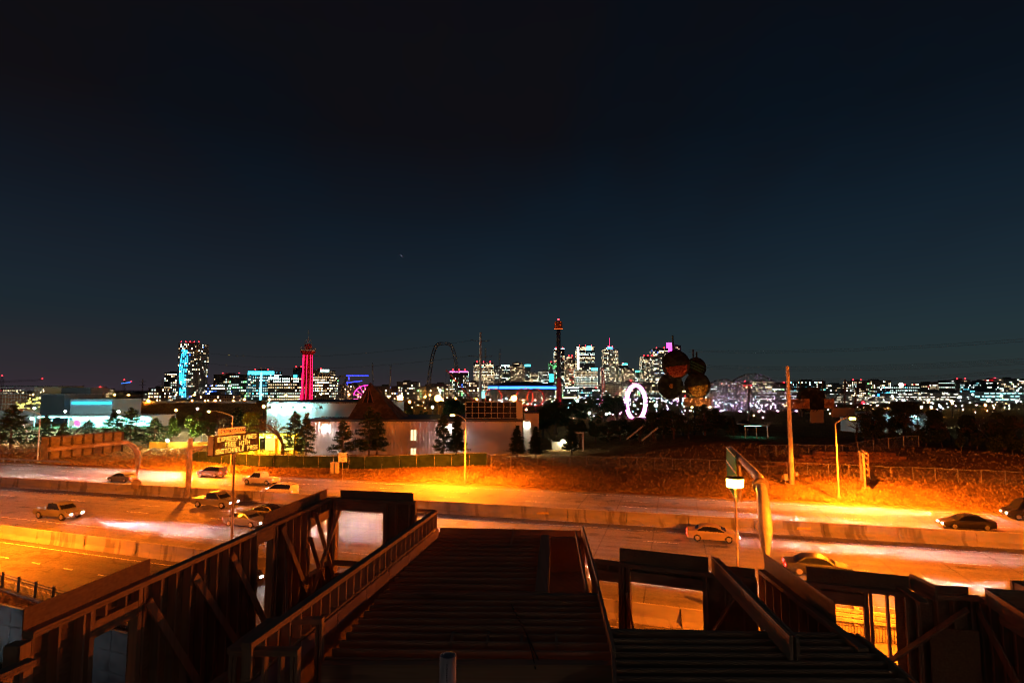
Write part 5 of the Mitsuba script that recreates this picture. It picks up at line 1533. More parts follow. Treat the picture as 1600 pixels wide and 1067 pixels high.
for _ in range(12):
    m.ball((R.uniform(gx0 + 1, gx1 - 1), gy + 5, R.uniform(gz0 + 5, gz1 - 1)), .22, 6, 4)
lit(k, 'ceiling_light', m, (4.0, 3.0, 1.6), .01, kind='stuff')
k = thing('dark_block', 'windowless dark block right of the glass fronted hall', 'building')
part(k, 'wall', M().box(-186.4, -177, 229, 250, 0, 12.3), 'tower_dark')
part(k, 'roof', M().box(-186.6, -176.8, 228.8, 250, 12.3, 12.6), 'tower_grey')
part(k, 'plant_room', M().box(-184, -172, 236, 246, 12.61, 15.2), 'tower_dark')
part(k, 'rear_wing', M().box(-176.9, -160, 232, 250, 0, 10.6), 'teal_panel')
lit(k, 'blue_strip', M().box(-176, -160.2, 231.4, 231.8, 8.4, 9.6), (0.05, 1.0, 1.6), .03)
k = thing('brick_house', 'red brick block at the very left edge', 'building')
part(k, 'wall', M().box(-216, -204.2, 232, 246, 0, 12.4), 'tower_brick')
part(k, 'roof', M().box(-216.2, -204, 231.8, 246.2, 12.4, 12.8), 'tower_dark')
# low white hall flooded teal, canopy, car park
k = thing('entrance_hall', 'low white entrance hall flooded with teal light behind the left pines', 'building')
part(k, 'wall', M().box(-156, -128, 206, 218, .2, 4.6), 'white_paint')
part(k, 'roof', M().box(-170, -127, 203.5, 218.5, 4.62, 5.1), 'white_paint')
for x in np.arange(-168, -128, 6.0):
    part(k, 'column', M().tube([(x, 204.2, .2), (x, 204.2, 4.6)], .22, 8), 'white_paint')
m = M()
for x in np.arange(-166, -128, 4.0):
    m.box(x - .9, x + .9, 204.3, 205.6, 4.50, 4.58)
lit(k, 'underside_light', m, TEAL * 120 + 6, .3, kind='stuff')
k = thing('round_sign', 'round magenta sign on a pale board above the car park', 'sign')
sc = np.array((-142.15, 190, 3.361))
lit(k, 'disc', M().lathe([(.01, -.1), (1.05, -.1), (1.05, .1), (.01, .1)], sc, 24, 'y'), (2.2, 0.02, 0.55), .01)
part(k, 'board', M().box(sc[0] - 3.0, sc[0] - .2, sc[1] + .3, sc[1] + .5, sc[2] - .9, sc[2] + .9), 'tower_tan')
for x in (-2.6, .4):
    part(k, 'post', M().tube([(sc[0] + x, sc[1] + .6, 0), (sc[0] + x, sc[1] + .6, sc[2])], .12, 6), 'dark_steel')
m = M().quad((-190, 134, .62), (-62, 120, .62), (-66, 202, .62), (-215, 203, .62))
structure('car_park', m, 'concrete', 'pale car park behind the verge trees')
LOT = [(-131, 170, 8.0, TEAL * .6 + .4, 'first'), (-150, 182, 8.5, TEAL * .5 + .5, 'second'), (-112, 165, 8.0, TEAL * .5 + .5, 'third'), (-95, 175, 8.5, WHITE, 'fourth'), (-166, 172, 8.2, TEAL * .4 + .6, 'fifth'), (-80, 150, 5.0, np.array([.9, 1, .75]), 'sixth'), (-120, 145, 7.0, WHITE, 'seventh')]
LOT = sorted(LOT, key=lambda q: q[0] / q[1])
for i, (x, y, z, c, _) in enumerate(LOT):
    k = thing('lot_lamp', f'cool white car park lamp among the left trees, {ORD[i]} from the left', 'street lamp', 'car park lamps behind the verge trees')
    part(k, 'pole', M().tube([(x, y, .6), (x, y, z)], .09, 6), 'dark_steel')
    part(k, 'hood', M().box(x - .4, x + .4, y - .3, y + .3, z + .16, z + .28), 'dark_steel')
    lit(k, 'lamp', M().lathe([(.01, z - .22), (.22, z - .12), (.30, z + .1)], (x, y, 0), 10), np.asarray(c) * 9000, .4)
k = thing('shelter', 'teal roofed shelter on the bank below the wooden coaster', 'shelter')
c = np.array((46.39, 112, 7.362))
part(k, 'roof', M().hexa([(c[0] - 2.4, 110, c[2] + .1), (c[0] + 2.4, 110, c[2] - .1), (c[0] + 2.4, 114, c[2] - .1), (c[0] - 2.4, 114, c[2] + .1)], [(c[0] - 2.4, 110, c[2] + .3), (c[0] + 2.4, 110, c[2] + .1), (c[0] + 2.4, 114, c[2] + .1), (c[0] - 2.4, 114, c[2] + .3)]), 'teal_panel')
for x in (-2.1, 0, 2.1):
    part(k, 'post', M().box(c[0] + x - .07, c[0] + x + .07, 110.3, 110.45, 3.4, c[2]), 'white_paint')
lit(k, 'lamp', M().box(c[0] - 1.6, c[0] + 1.6, 111.9, 112.1, c[2] - .16, c[2] - .1), TEAL * 20, .05)
k = thing('sheds', 'long flat roofed shed with teal lit end among the right trees', 'building')
part(k, 'wall', M().box(104, 124, 172, 184, 0, 7.0), 'teal_panel')
part(k, 'roof', M().box(103.6, 124.4, 171.6, 184.4, 7.0, 7.3), 'tower_pale')
wall_lamp(k, (112, 171.5, 6.4), TEAL * .5 + .5, 160, .05)
wall_lamp(k, (119, 171.5, 6.4), TEAL * .5 + .5, 160, .05)
# parking decks with long lit floors
for i, (b, lab) in enumerate((((469.24, 640, 95.62, 11.177), 'long parking deck with bright white floors at right'), ((532.98, 600, 102.94, 12.676), 'parking deck with cyan white floors at the right edge'), ((337.61, 560, 68.14, 8.445), 'parking deck with dim floors right of the leaning masts'), ((272.74, 640, 92.1, 12.588), 'low deck behind the wooden coaster'))):
    xc, Y, w, top = b
    k = thing('parking_deck', lab, 'building')
    nf = 4
    hh = top / nf
    for f in range(nf):
        part(k, 'floor_slab', M().box(xc - w / 2, xc + w / 2, Y, Y + 26, f * hh + hh * .62, f * hh + hh * .98), 'tower_pale')
    part(k, 'core', M().box(xc - w / 2 + 1, xc + w / 2 - 1, Y + 20, Y + 25, 0, top), 'tower_grey')
    for f in range(1, nf):
        m = M()
        x = xc - w / 2 + 1
        while x < xc + w / 2 - 2:
            L = R.uniform(1.2, 5.0)
            if R.random() < .75:
                m.box(x, min(x + L, xc + w / 2 - 1), Y + 2.5, Y + 3, f * hh + hh * .36, f * hh + hh * .6)
            x += L + R.uniform(.6, 2.5)
        lit(k, 'floor_light', m, [(2.6, 2.4, 1.9), (1.3, 3.0, 3.0), (1.5, 1.3, .9), (1.1, 1.0, 1.2)][i], .004, kind='stuff')

# ------------------------------------------------------------------ trees


def pine_mesh(seed, h=8.0, spread=2.3, gap=0.30, dense=22):
    r = np.random.default_rng(seed)
    crown, wood = M(), M()
    wood.tube([(0, 0, -.3), (0.05, 0, h * .5), (0, 0.04, h * .97)], [.17, .11, .02], 7)
    v = []
    z = h * .16
    while z < h * .98:
        s = (z / h - .16) / .84
        reach = spread * (1 - s) ** .8 * r.uniform(.72, 1.12) + .15
        nb = int(r.integers(4, 7)) if s < .85 else 3
        a0 = r.uniform(0, 6.28)
        for i in range(nb):
            if r.random() < .12:
                continue
            a = a0 + i * 6.283 / nb + r.normal(0, .25)
            L = reach * r.uniform(.6, 1.15)
            tip = np.array([math.cos(a) * L, math.sin(a) * L, z + L * r.uniform(-.16, .20)])
            root = np.array([0, 0, z])
            wood.beam(root, root + (tip - root) * .9, .05, .05)
            n = int(dense * (L + .4))
            t = r.uniform(.18, 1.02, n) ** .75
            c = root + (tip - root) * t[:, None] + r.normal(0, 1, (n, 3)) * np.array([.20, .20, .11]) * (.35 + .5 * L / spread)
            u = r.normal(0, 1, (n, 3))
            u /= np.linalg.norm(u, axis=1, keepdims=True)
            w = np.cross(u, r.normal(0, 1, (n, 3)))
            w /= np.linalg.norm(w, axis=1, keepdims=True) + 1e-9
            sz = r.uniform(.10, .26, (n, 1))
            v.append(np.stack([c - u * sz, c + u * sz, c + w * sz * .8], 1))
        z += gap * (1.15 - .5 * s)
    v = np.concatenate(v).reshape(-1, 3)
    return wood.mesh(), (v, np.arange(len(v)).reshape(-1, 3))


def round_tree_mesh(seed, h=7.0, spread=2.4, n=5200):
    r = np.random.default_rng(seed)
    wood = M()
    wood.tube([(0, 0, -.3), (.05, .02, h * .32)], [.2, .14], 7)
    lobes = []
    for _ in range(15):
        a, q = r.uniform(0, 6.28), r.uniform(0, 1) ** .6
        z = h * r.uniform(.34, .9)
        w = spread * (1 - abs(z / h - .58) * 1.25)
        c = np.array([math.cos(a) * q * w * .75, math.sin(a) * q * w * .75, z])
        lobes.append((c, r.uniform(.55, 1.0)))
        wood.tube([(0, 0, h * .3), (c * .55 + np.array([0, 0, h * .14])), c], [.09, .06, .02], 5)
    pick = r.integers(0, len(lobes), n)
    d = r.normal(0, 1, (n, 3))
    d /= np.linalg.norm(d, axis=1, keepdims=True)
    c = np.array([lobes[i][0] for i in pick]) + d * np.array([lobes[i][1] for i in pick])[:, None] * r.uniform(.55, 1.1, (n, 1))
    u = r.normal(0, 1, (n, 3))
    u /= np.linalg.norm(u, axis=1, keepdims=True)
    w = np.cross(u, r.normal(0, 1, (n, 3)))
    w /= np.linalg.norm(w, axis=1, keepdims=True) + 1e-9
    sz = r.uniform(.08, .18, (n, 1))
    v = np.stack([c - u * sz, c + u * sz, c + w * sz], 1).reshape(-1, 3)
    return wood.mesh(), (v, np.arange(len(v)).reshape(-1, 3))


def bare_mesh(seed, h=7.0):
    r = np.random.default_rng(seed)
    wood, twig = M(), M()

    def grow(p, d, L, rad, lvl):
        q = p + d * L
        (wood if lvl < 2 else twig).beam(p, q, rad * 2, rad * 2)
        if lvl < 5:
            for _ in range(3 if lvl < 4 else 2):
                e = d + r.normal(0, .42, 3)
                e[2] = abs(e[2]) * .8 + .15
                grow(q, e / np.linalg.norm(e), L * r.uniform(.6, .82), max(rad * .6, .010), lvl + 1)
    grow(np.array([0, 0, -.2]), np.array([0, 0, 1.0]), h * .28, .13, 0)
    return wood.mesh(), twig.mesh()


KINDS = {}
for i in range(4):
    w_, c_ = pine_mesh(20 + i, spread=[3.1, 2.8, 3.5, 1.8][i], gap=[.34, .42, .36, .26][i], dense=[26, 22, 24, 30][i])
    KINDS['pine', i] = (mikit.ply(w_, 'bark'), [mikit.ply(c_, b) for b in ('needles', 'needles')], 8.0)
for i in range(3):
    w_, c_ = round_tree_mesh(40 + i, spread=[2.6, 2.2, 3.0][i])
    KINDS['round', i] = (mikit.ply(w_, 'bark'), [mikit.ply(c_, b) for b in ('leaves', 'needles', 'leaves_lit')], 7.0)
for i in range(2):
    w_, c_ = bare_mesh(60 + i)
    KINDS['bare', i] = (mikit.ply(w_, 'bark'), [mikit.ply(c_, 'twigs')], 6.6)


def tree(name, label, kind, var, col, x, y, z, h, rot, wide=1.0, group=None):
    k = thing(name, label, 'tree', group)
    w_, cs, h0 = KINDS[kind, var]
    s = h / h0
    tr = T().translate([x, y, z]).rotate([0, 0, 1], rot).scale([s * wide, s * wide, s])
    part(k, 'trunk', w_, None, at=tr)
    part(k, 'crown' if kind != 'bare' else 'twigs', cs[col], None, kind='stuff' if kind == 'bare' else None, at=tr)


TREES = [  # name, label, kind, variant, colour, crown top, foot, distance, width
    ('pine_tree', 'big dark pine at the far left of the verge', 'pine', 0, 1, (-112.75, 131, 10.827), 1.25),
    ('pine_tree', 'spreading pine right of the far left street lamp', 'pine', 2, 1, (-107.62, 134, 8.403), 1.1),
    ('pine_tree', 'dark pine behind the left end of the ribbed sign box', 'pine', 1, 1, (-97.53, 142, 9.625), 1.0),
    ('pine_tree', 'broad dark pine behind the right end of the ribbed sign box', 'pine', 2, 1, (-90.53, 138, 10.052), 1.15),
    ('round_tree', 'dull green tree left of the bright green round tree', 'round', 1, 0, (-81.84, 140, 7.845), 1.0),
    ('round_tree', 'round green tree left of the amber message board', 'round', 0, 0, (-74.32, 136, 9.363), 1.05),
    ('pine_tree', 'small dark pine just right of the far left street lamp', 'pine', 0, 1, (-98.73, 128, 6.973), 1.1),
    ('pine_tree', 'dark pine behind the middle of the ribbed sign box', 'pine', 2, 1, (-101.87, 140, 7.079), 1.2),
    ('bare_tree', 'bare tree before the floodlit white hall', 'bare', 1, 0, (-112.84, 150, 7.406), 1.4),
    ('pine_tree', 'low dark pine left of the dull green tree', 'pine', 2, 1, (-83.54, 136, 7.724), 1.3),
    ('round_tree', 'dark round tree between the green round tree and the message board post', 'round', 2, 0, (-74.04, 142, 6.825), 1.0),
    ('bare_tree', 'bare brown tree above the amber message board', 'bare', 0, 0, (-69.86, 140, 9.38), 1.3),
    ('pine_tree', 'dark tree behind the post of the lamp over the message board', 'pine', 2, 1, (-68.54, 145, 9.851), 1.2),
    ('round_tree', 'yellow lit tree right of the amber message board', 'round', 1, 2, (-60.21, 134, 9.578), .95),
    ('bare_tree', 'thin bare tree in front of the teal lit hall', 'bare', 1, 0, (-44.02, 112, 10.304), 1.3),
    ('pine_tree', 'thin pine in front of the yellow canopy', 'pine', 1, 0, (-41.42, 111, 10.337), .9),
    ('pine_tree', 'open pine between the canopy and the wall lamp', 'pine', 1, 0, (-38.85, 110, 9.887), .8),
    ('pine_tree', 'small layered pine in front of the lit left end of the ribbed wall', 'pine', 0, 0, (-31.6, 109, 8.612), 1.15),
    ('pine_tree', 'larger pine below the pyramid roof', 'pine', 2, 0, (-26.975, 110, 11.094), .85),
    ('pine_tree', 'slim pine close right of the larger pine below the pyramid', 'pine', 1, 0, (-25.73, 111, 10.093), .9),
    ('pine_tree', 'pine in front of the right wall lamp', 'pine', 0, 0, (-12.87, 109, 9.805), .85),
    ('pine_tree', 'dark pine just left of the middle street lamp', 'pine', 3, 1, (-10.436, 110, 9.405), 1.1),
    ('conifer', 'left of two small dark conifers at the end of the ribbed building', 'pine', 3, 1, (0.943, 107, 7.658), 1.25),
    ('conifer', 'right of two small dark conifers at the end of the ribbed building', 'pine', 3, 1, (4.36, 107, 7.425), 1.15),
    ('conifer', 'dark conifer in front of the lit low wall', 'pine', 3, 1, (11.483, 112, 8.464), 1.1),
    ('bare_tree', 'bare dark tree at the left edge behind the big pine', 'bare', 1, 0, (-124.84, 150, 8.721), 1.3),
    ('bare_tree', 'pale bare shrub left of the lit low wall', 'bare', 0, 0, (8.537, 125, 6.591), .7),
    ('bare_tree', 'bare twiggy tree under the red curved track', 'bare', 1, 0, (23.294, 170, 10.256), 1.2),
    ('bare_tree', 'pink lit bare tree left of the pink loop', 'bare', 0, 0, (41.97, 230, 10.959), 1.1),
]
for i, (nm, lab, kind, var, col, top, wide) in enumerate(TREES):
    x, y, zt_ = top
    z = float(terr(x, y))
    tree(nm, lab, kind, var, col, x, y, z, zt_ - z, R.uniform(0, 360), wide)
BACK = [(7.953, 150, 10.038), (12.408, 165, 11.818), (17.633, 190, 9.398), (23.215, 200, 10.475), (33.19, 240, 11.884), (40.12, 250, 12.897), (43.01, 240, 11.884), (16.361, 140, 7.079), (19.354, 135, 7.77), (21.492, 130, 7.147), (24.455, 132, 7.908), (28.541, 140, 6.314), (28.66, 118, 10.106), (31.28, 120, 10.83), (32.27, 116, 10.172),
        (34.28, 113, 9.28), (39.12, 118, 11.401), (42.5, 121, 10.804), (44.12, 119, 9.29), (-45.96, 260, 7.703), (-35.04, 230, 6.41), (-19.751, 190, 11.488), (-15.949, 185, 10.333), (49.61, 125, 7.821), (42.67, 112, 6.873), (26.908, 122, 8.37)]
BACK = sorted(BACK, key=lambda p: p[0] / p[1])
for i, (x, y, zt_) in enumerate(BACK):
    z = float(terr(x, y))
    tree('park_tree', f'dark park tree, {ORD[i]} from the left of those right of the ribbed building', 'round' if i % 3 else 'pine', int(R.integers(0, 3)), 1, x, y, z - .1, max(zt_ - z, 3), R.uniform(0, 360), R.uniform(1.0, 1.5), 'dark trees of the park')
RIGHT = [(61.54, 104, 10.568), (65.22, 105, 11.919), (70.21, 108, 12.334), (71.51, 106, 12.598), (73.02, 104, 10.568), (78.25, 108, 10.91), (75.44, 100, 9.604), (80.15, 102, 10.186), (80, 98, 9.906), (81.18, 96, 10.832), (82.16, 94, 10.486), (83.29, 92, 10.964), (60.64, 100, 9.057), (66.12, 96, 8.73), (69.35, 94, 8.018), (73.42, 92, 7.744), (75.57, 88, 8.208),
         (64.21, 98, 7.764), (86.84, 92, 10.964), (67.58, 95, 7.955), (70.09, 91, 7.415), (73.1, 88, 7.632), (62.38, 99, 8.132), (76.68, 86, 8.152)]
RIGHT = sorted(RIGHT, key=lambda p: p[0] / p[1])
for i, (x, y, zt_) in enumerate(RIGHT):
    z = float(terr(x, y))
    tree('bank_tree', f'dark tree on the right bank, {ORD[i]} from the left', 'round' if i % 4 else 'bare', int(R.integers(0, 2)), 1 if i % 4 else 0, x, y, z - .1, max(zt_ - z, 3), R.uniform(0, 360), R.uniform(1.05, 1.5), 'dark trees on the right bank')

# ------------------------------------------------------------------ traffic, at rest


def car_mesh(kind):
    """stations along the car (x forward): half width, sill, belt and roof heights. Returns body, glass, and the lamp and wheel places."""
    if kind == 'sedan':
        st = [(-2.32, .70, .42, .78, .80), (-2.25, .82, .30, .92, .95), (-1.55, .90, .22, .95, 1.00), (-0.95, .91, .20, .95, 1.40), (-.2, .91, .20, .94, 1.46), (.45, .91, .20, .92, 1.38), (1.15, .90, .20, .90, .96), (2.0, .84, .24, .78, .80), (2.35, .68, .38, .62, .64)]
        cab = (-1.50, -.85, .38, 1.18)
        wl, wr = 1.38, .33
    elif kind == 'suv':
        st = [(-2.35, .78, .45, 1.02, 1.05), (-2.28, .90, .34, 1.08, 1.60), (-2.0, .94, .30, 1.10, 1.74), (-.9, .95, .27, 1.10, 1.78), (.2, .95, .27, 1.08, 1.74), (.75, .95, .27, 1.06, 1.50), (1.2, .94, .27, 1.05, 1.10), (2.05, .88, .30, .98, 1.0), (2.4, .74, .42, .80, .82)]
        cab = (-2.26, -1.95, .30, 1.24)
        wl, wr = 1.42, .38
    elif kind == 'pickup':
        st = [(-2.75, .86, .50, 1.0, 1.02), (-2.70, .95, .42, 1.06, 1.08), (-.72, .97, .36, 1.08, 1.10), (-.62, .97, .36, 1.08, 1.78), (-.1, .97, .36, 1.10, 1.86), (.75, .97, .36, 1.10, 1.80), (1.45, .96, .36, 1.08, 1.12), (2.4, .92, .40, 1.02, 1.04), (2.75, .80, .48, .84, .86)]
        cab = (-.64, -.5, .70, 1.48)
        wl, wr = 1.75, .40
    else:
        st = [(-2.55, .88, .40, 1.2, 2.05), (-2.50, .96, .34, 1.25, 2.20), (-1.0, .98, .30, 1.25, 2.26), (.6, .98, .30, 1.22, 2.22), (1.15, .98, .30, 1.2, 2.02), (1.75, .96, .30, 1.15, 1.22), (2.35, .90, .34, 1.0, 1.02), (2.60, .76, .45, .82, .84)]
        cab = (-2.54, -2.4, .9, 1.72)
        wl, wr = 1.65, .36
    body = M()
    ring = []
    for x, w, sill, belt, roof in st:
        tw = w - .20 * min(1, max(0, (roof - belt) / .4))
        zr = max(roof, belt + .015)
        ring.append([(x, -w * .93, sill), (x, -w, (sill + belt) / 2), (x, -w * .98, belt), (x, -tw, zr - .03), (x, -tw * .6, zr), (x, tw * .6, zr), (x, tw, zr - .03), (x, w * .98, belt), (x, w, (sill + belt) / 2), (x, w * .93, sill)])
    n = 10
    v = [p for r_ in ring for p in r_]
    body.add(v, [[i * n + j, (i + 1) * n + j, (i + 1) * n + (j + 1) % n, i * n + (j + 1) % n] for i in range(len(st) - 1) for j in range(n)])
    for e, flip in ((0, False), (len(st) - 1, True)):
        f = [[e * n, e * n + j, e * n + j + 1] for j in range(1, n - 1)]
        body.add(v, [q[::-1] for q in f] if flip else f)
    xs = [s[0] for s in st]
    g = lambda x, c: float(np.interp(x, xs, [s[c] for s in st]))
    glass = M()
    a, b, c, d = cab
    for s in (-1, 1):                              # side panes
        P = []
        for x, zlo, zhi in ((a + .12, None, None), (b, None, None), ((b + c) / 2, None, None), (c, None, None), (d - .14, None, None)):
            w, belt, roof = g(x, 1), g(x, 3), g(x, 4)
            tw = w - .20 * min(1, max(0, (roof - belt) / .4))
            lo, hi = belt + .03, max(belt + .05, roof - .09)
            at_ = lambda z: (s * (w * .98 + (tw - w * .98) * (z - belt) / max(roof - .03 - belt, .01) + .012))
            P.append(((x, at_(lo), lo), (x, at_(hi), hi)))
        for p, q in zip(P[:-1], P[1:]):
            quad = [p[0], q[0], q[1], p[1]] if s < 0 else [q[0], p[0], p[1], q[1]]
            glass.quad(*quad)
    for x0, x1 in ((a, b), (d, c)):                # rear and front screens
        r0, r1 = g(x0, 4), g(x1, 4)
        w0 = (g(x0, 1) - .06) * .86
        w1 = (g(x1, 1) - .20) * .86
        dx = -.02 if x0 < x1 else .02
        quad = [(x0 + dx, -w0, r0 + .05), (x0 + dx, w0, r0 + .05), (x1 + dx, w1, r1 - .04), (x1 + dx, -w1, r1 - .04)]
        glass.quad(*(quad[::-1] if x0 < x1 else quad))
    fx, rx = xs[-1], xs[0]
    fz, rz = (st[-1][2] + st[-1][3]) / 2 + .03, (st[0][2] + st[0][3]) / 2 + .08
    head = [M().hexa([(fx - .25, s * st[-1][1] * .78 - .17, fz - .07), (fx + .015, s * st[-1][1] * .78 - .15, fz - .07), (fx + .015, s * st[-1][1] * .78 + .15, fz - .07), (fx - .25, s * st[-1][1] * .78 + .17, fz - .07)],
                     [(fx - .25, s * st[-1][1] * .78 - .17, fz + .07), (fx + .015, s * st[-1][1] * .78 - .15, fz + .07), (fx + .015, s * st[-1][1] * .78 + .15, fz + .07), (fx - .25, s * st[-1][1] * .78 + .17, fz + .07)]).mesh() for s in (-1, 1)]
    tail = [M().box(rx - .02, rx + .2, s * st[0][1] * .86 - .13, s * st[0][1] * .86 + .13, rz - .08, rz + .10).mesh() for s in (-1, 1)]
    wheels = []
    for sx in (-1, 1):
        for sy in (-1, 1):
            c = (sx * wl, sy * (st[3][1] - .12), wr)
            wheels.append((M().lathe([(.05, -.12), (wr * .92, -.12), (wr, -.07), (wr, .07), (wr * .92, .12), (.05, .12)], c, 16, 'y').mesh(),
                           M().lathe([(.02, -.135), (wr * .6, -.13), (wr * .64, -.125), (wr * .64, .125), (wr * .6, .13), (.02, .135)], c, 10, 'y').mesh()))
    spots = [[fx + .04, s * st[-1][1] * .78, fz] for s in (-1, 1)]
    return body.mesh(), glass.mesh(), head, tail, wheels, spots


CARS = {}
BEAM = 120000.0
for kind in ('sedan', 'suv', 'pickup', 'van'):
    b_, g_, h_, t_, w_, s_ = car_mesh(kind)
    CARS[kind] = dict(spot=s_, body={c: mikit.ply(b_, 'paint_' + c, smooth=38) for c in PAINTS}, glass=mikit.ply(g_, 'car_glass'), head=[mikit.ply(q, 'lamp_glass') for q in h_], tail=[mikit.ply(q, 'lamp_glass') for q in t_],
                      tyre=[mikit.ply(q[0], 'rubber', smooth=40) for q in w_], rim=[mikit.ply(q[1], 'wheel_rim', smooth=40) for q in w_])


def car(kind, colour, x, y, yaw, label, group, power=1.0):
    k = thing('car' if kind != 'van' else 'van', label, {'sedan': 'car', 'suv': 'car', 'pickup': 'pickup truck', 'van': 'van'}[kind], group)
    tr = T().translate([x, y, 0.012]).rotate([0, 0, 1], math.degrees(yaw))
    c = CARS[kind]
    part(k, 'body', c['body'][colour], None, at=tr)
    part(k, 'window_glass', c['glass'], None, at=tr)
    for q, r_ in zip(c['tyre'], c['rim']):
        w = part(k, 'wheel', q, None, at=tr)
        part(w, 'rim', r_, None, at=tr)
    for q, p in zip(c['head'], c['spot']):
        h = lit(k, 'headlight', q, np.array([1.0, .90, .80]) * 90, .002, at=tr)
        scene[h + '__beam'] = {'type': 'spot', 'intensity': {'type': 'rgb', 'value': [BEAM * UNIT * power, BEAM * UNIT * power * .88, BEAM * UNIT * power * .78]}, 'cutoff_angle': 15.0, 'beam_width': 7.0, 'sampling_weight': .12,
                               'to_world': tr @ T().look_at(origin=p, target=[p[0] + 1, p[1], p[2] - .268], up=[0, 0, 1])}
    for q in c['tail']:
        lit(k, 'taillight', q, np.array([60, 0.4, 0.25]) * power, .002, at=tr)


CAR_ROWS = []
r = np.random.default_rng(77)
for road, lane, sgn in (('near', near_lane, 1), ('far', far_lane, -1)):
    for L in range(4):
        f = lambda x: (lane(L)(x) + lane(L + 1)(x)) / 2
        x = -112 + r.uniform(0, 10) if road == 'near' else -138 + r.uniform(0, 14)
        row = []
        while x < (64 if road == 'near' else 78):
            row.append(x)
            x += r.uniform(44, 88) if road == 'near' else r.uniform(62, 120)
        for i, x in enumerate(row):
            y = float(f(x))
            yaw = math.atan2(float(f(x + 1)) - float(f(x - 1)), 2.0) + (0 if sgn > 0 else math.pi)
            kind = r.choice(['sedan', 'suv', 'suv', 'pickup', 'sedan', 'van'], p=[.3, .2, .2, .12, .1, .08])
            col = r.choice(list(PAINTS))
            nice = {'sedan': 'sedan', 'suv': 'estate car', 'pickup': 'pickup truck', 'van': 'van'}[kind]
            lab = f'{col} {nice}, {ORD[i]} from left in {["median", "second", "third", "outer"][L]} lane, {road} carriageway'
            car(kind, col, x, y, yaw, lab, f'traffic on the {road} carriageway')
for i, (x, kind, col, lab) in enumerate(((-20.5, 'suv', 'black', 'black tall car on the slip road beside the timber wall'),)):
    f = lambda t: 0.5 * (y_barrier(t) - 1.0 + 32.44 - 0.408 * t)
    car(kind, col, x, float(f(x)), math.atan2(float(f(x + 1) - f(x - 1)), 2.0), lab, 'traffic on the slip road', .03)

# small aeroplane high in the sky
k = thing('aeroplane', 'tiny aeroplane high in the dark sky left of centre', 'aeroplane')
c = np.array((-508.03, 2600, 631.4))
dirn = np.array([0.78, 0, -0.62])
part(k, 'fuselage', M().tube([c - dirn * 16, c - dirn * 12, c + dirn * 12, c + dirn * 16], [.4, 1.7, 1.7, .3], 10), 'white_paint', smooth=50)
part(k, 'wing', M().beam(c + (0, -15, -1), c + (0, 15, -1), 3.5, .4, up=(0.62, 0, 0.78)), 'white_paint')
part(k, 'tail_fin', M().beam(c - dirn * 14, c - dirn * 16 + np.array([.62, 0, .78]) * 5, 2.5, .4, up=(0, 1, 0)), 'white_paint')
lit(k, 'navigation_light', M().ball(c - (0, 3, 1.5), .9, 8, 6), (30, 32, 36), .001)

# ------------------------------------------------------------------ the unfinished timber building in front
tb = thing('timber_building', 'dark unfinished timber framed building with open stud walls and bare roof joists', 'building')
EU = np.array([0.0885, 0.9961, 0.0])      # depth axis of the house
EV = np.array([0.9961, -0.0885, 0.0])     # across, to the right
body = M()
for p in ([(-9.5, 3.0), (9.5, 1.5), (9.0, 11.3), (4.4, 12.7), (-5.2, 15.9)],):
    n = len(p)
    body.add([(x, y, -3.5) for x, y in p] + [(x, y, 7.0) for x, y in p], [[i, (i + 1) % n, n + (i + 1) % n, n + i] for i in range(n)])
part(tb, 'lower_storeys', body, 'sheathing')
fl = M()
P = [(-9.5, 3.0), (9.5, 1.5), (9.0, 11.3), (4.4, 12.7), (-5.2, 15.9)]
fl.add([(x, y, 7.02) for x, y in P] + [(x, y, 7.26) for x, y in P], [[5, 6, 7, 7], [5, 7, 8, 8], [5, 8, 9, 9], [0, 2, 1, 1], [0, 3, 2, 2], [0, 4, 3, 3]] + [[i, (i + 1) % 5, 5 + (i + 1) % 5, 5 + i] for i in range(5)])
part(tb, 'subfloor', fl, 'sheathing')


def axis_of(d):
    return 'lumber_x' if abs(d[0]) > max(abs(d[1]), abs(d[2])) else 'lumber_y' if abs(d[1]) > abs(d[2]) else 'lumber_z'


def stick(parent, name, p, q, w, h, up=UP, label=None, roll=0.0):
    p, q = np.asarray(p, float), np.asarray(q, float)
    m = M().beam(p, q, w, h, up, roll)
    return part(parent, name, m, axis_of(q - p), label)


def slab(parent, name, a, b, z0, z1, off, thick, nrm, mt='sheathing'):
    """an upright panel between plan points a and b, standing off the wall line along nrm."""
    a, b = np.asarray(a, float), np.asarray(b, float)
    o, t = nrm * off, nrm * thick
    m = M()
    lo = [a + o, b + o, b + o + t, a + o + t]
    m.hexa([p + UP * z0 for p in lo], [p + UP * z1 for p in lo])
    if np.cross((b - a), nrm)[2] < 0:
        v, f = m.mesh()
        m = (v, f[:, ::-1])
    return part(parent, name, m, mt)


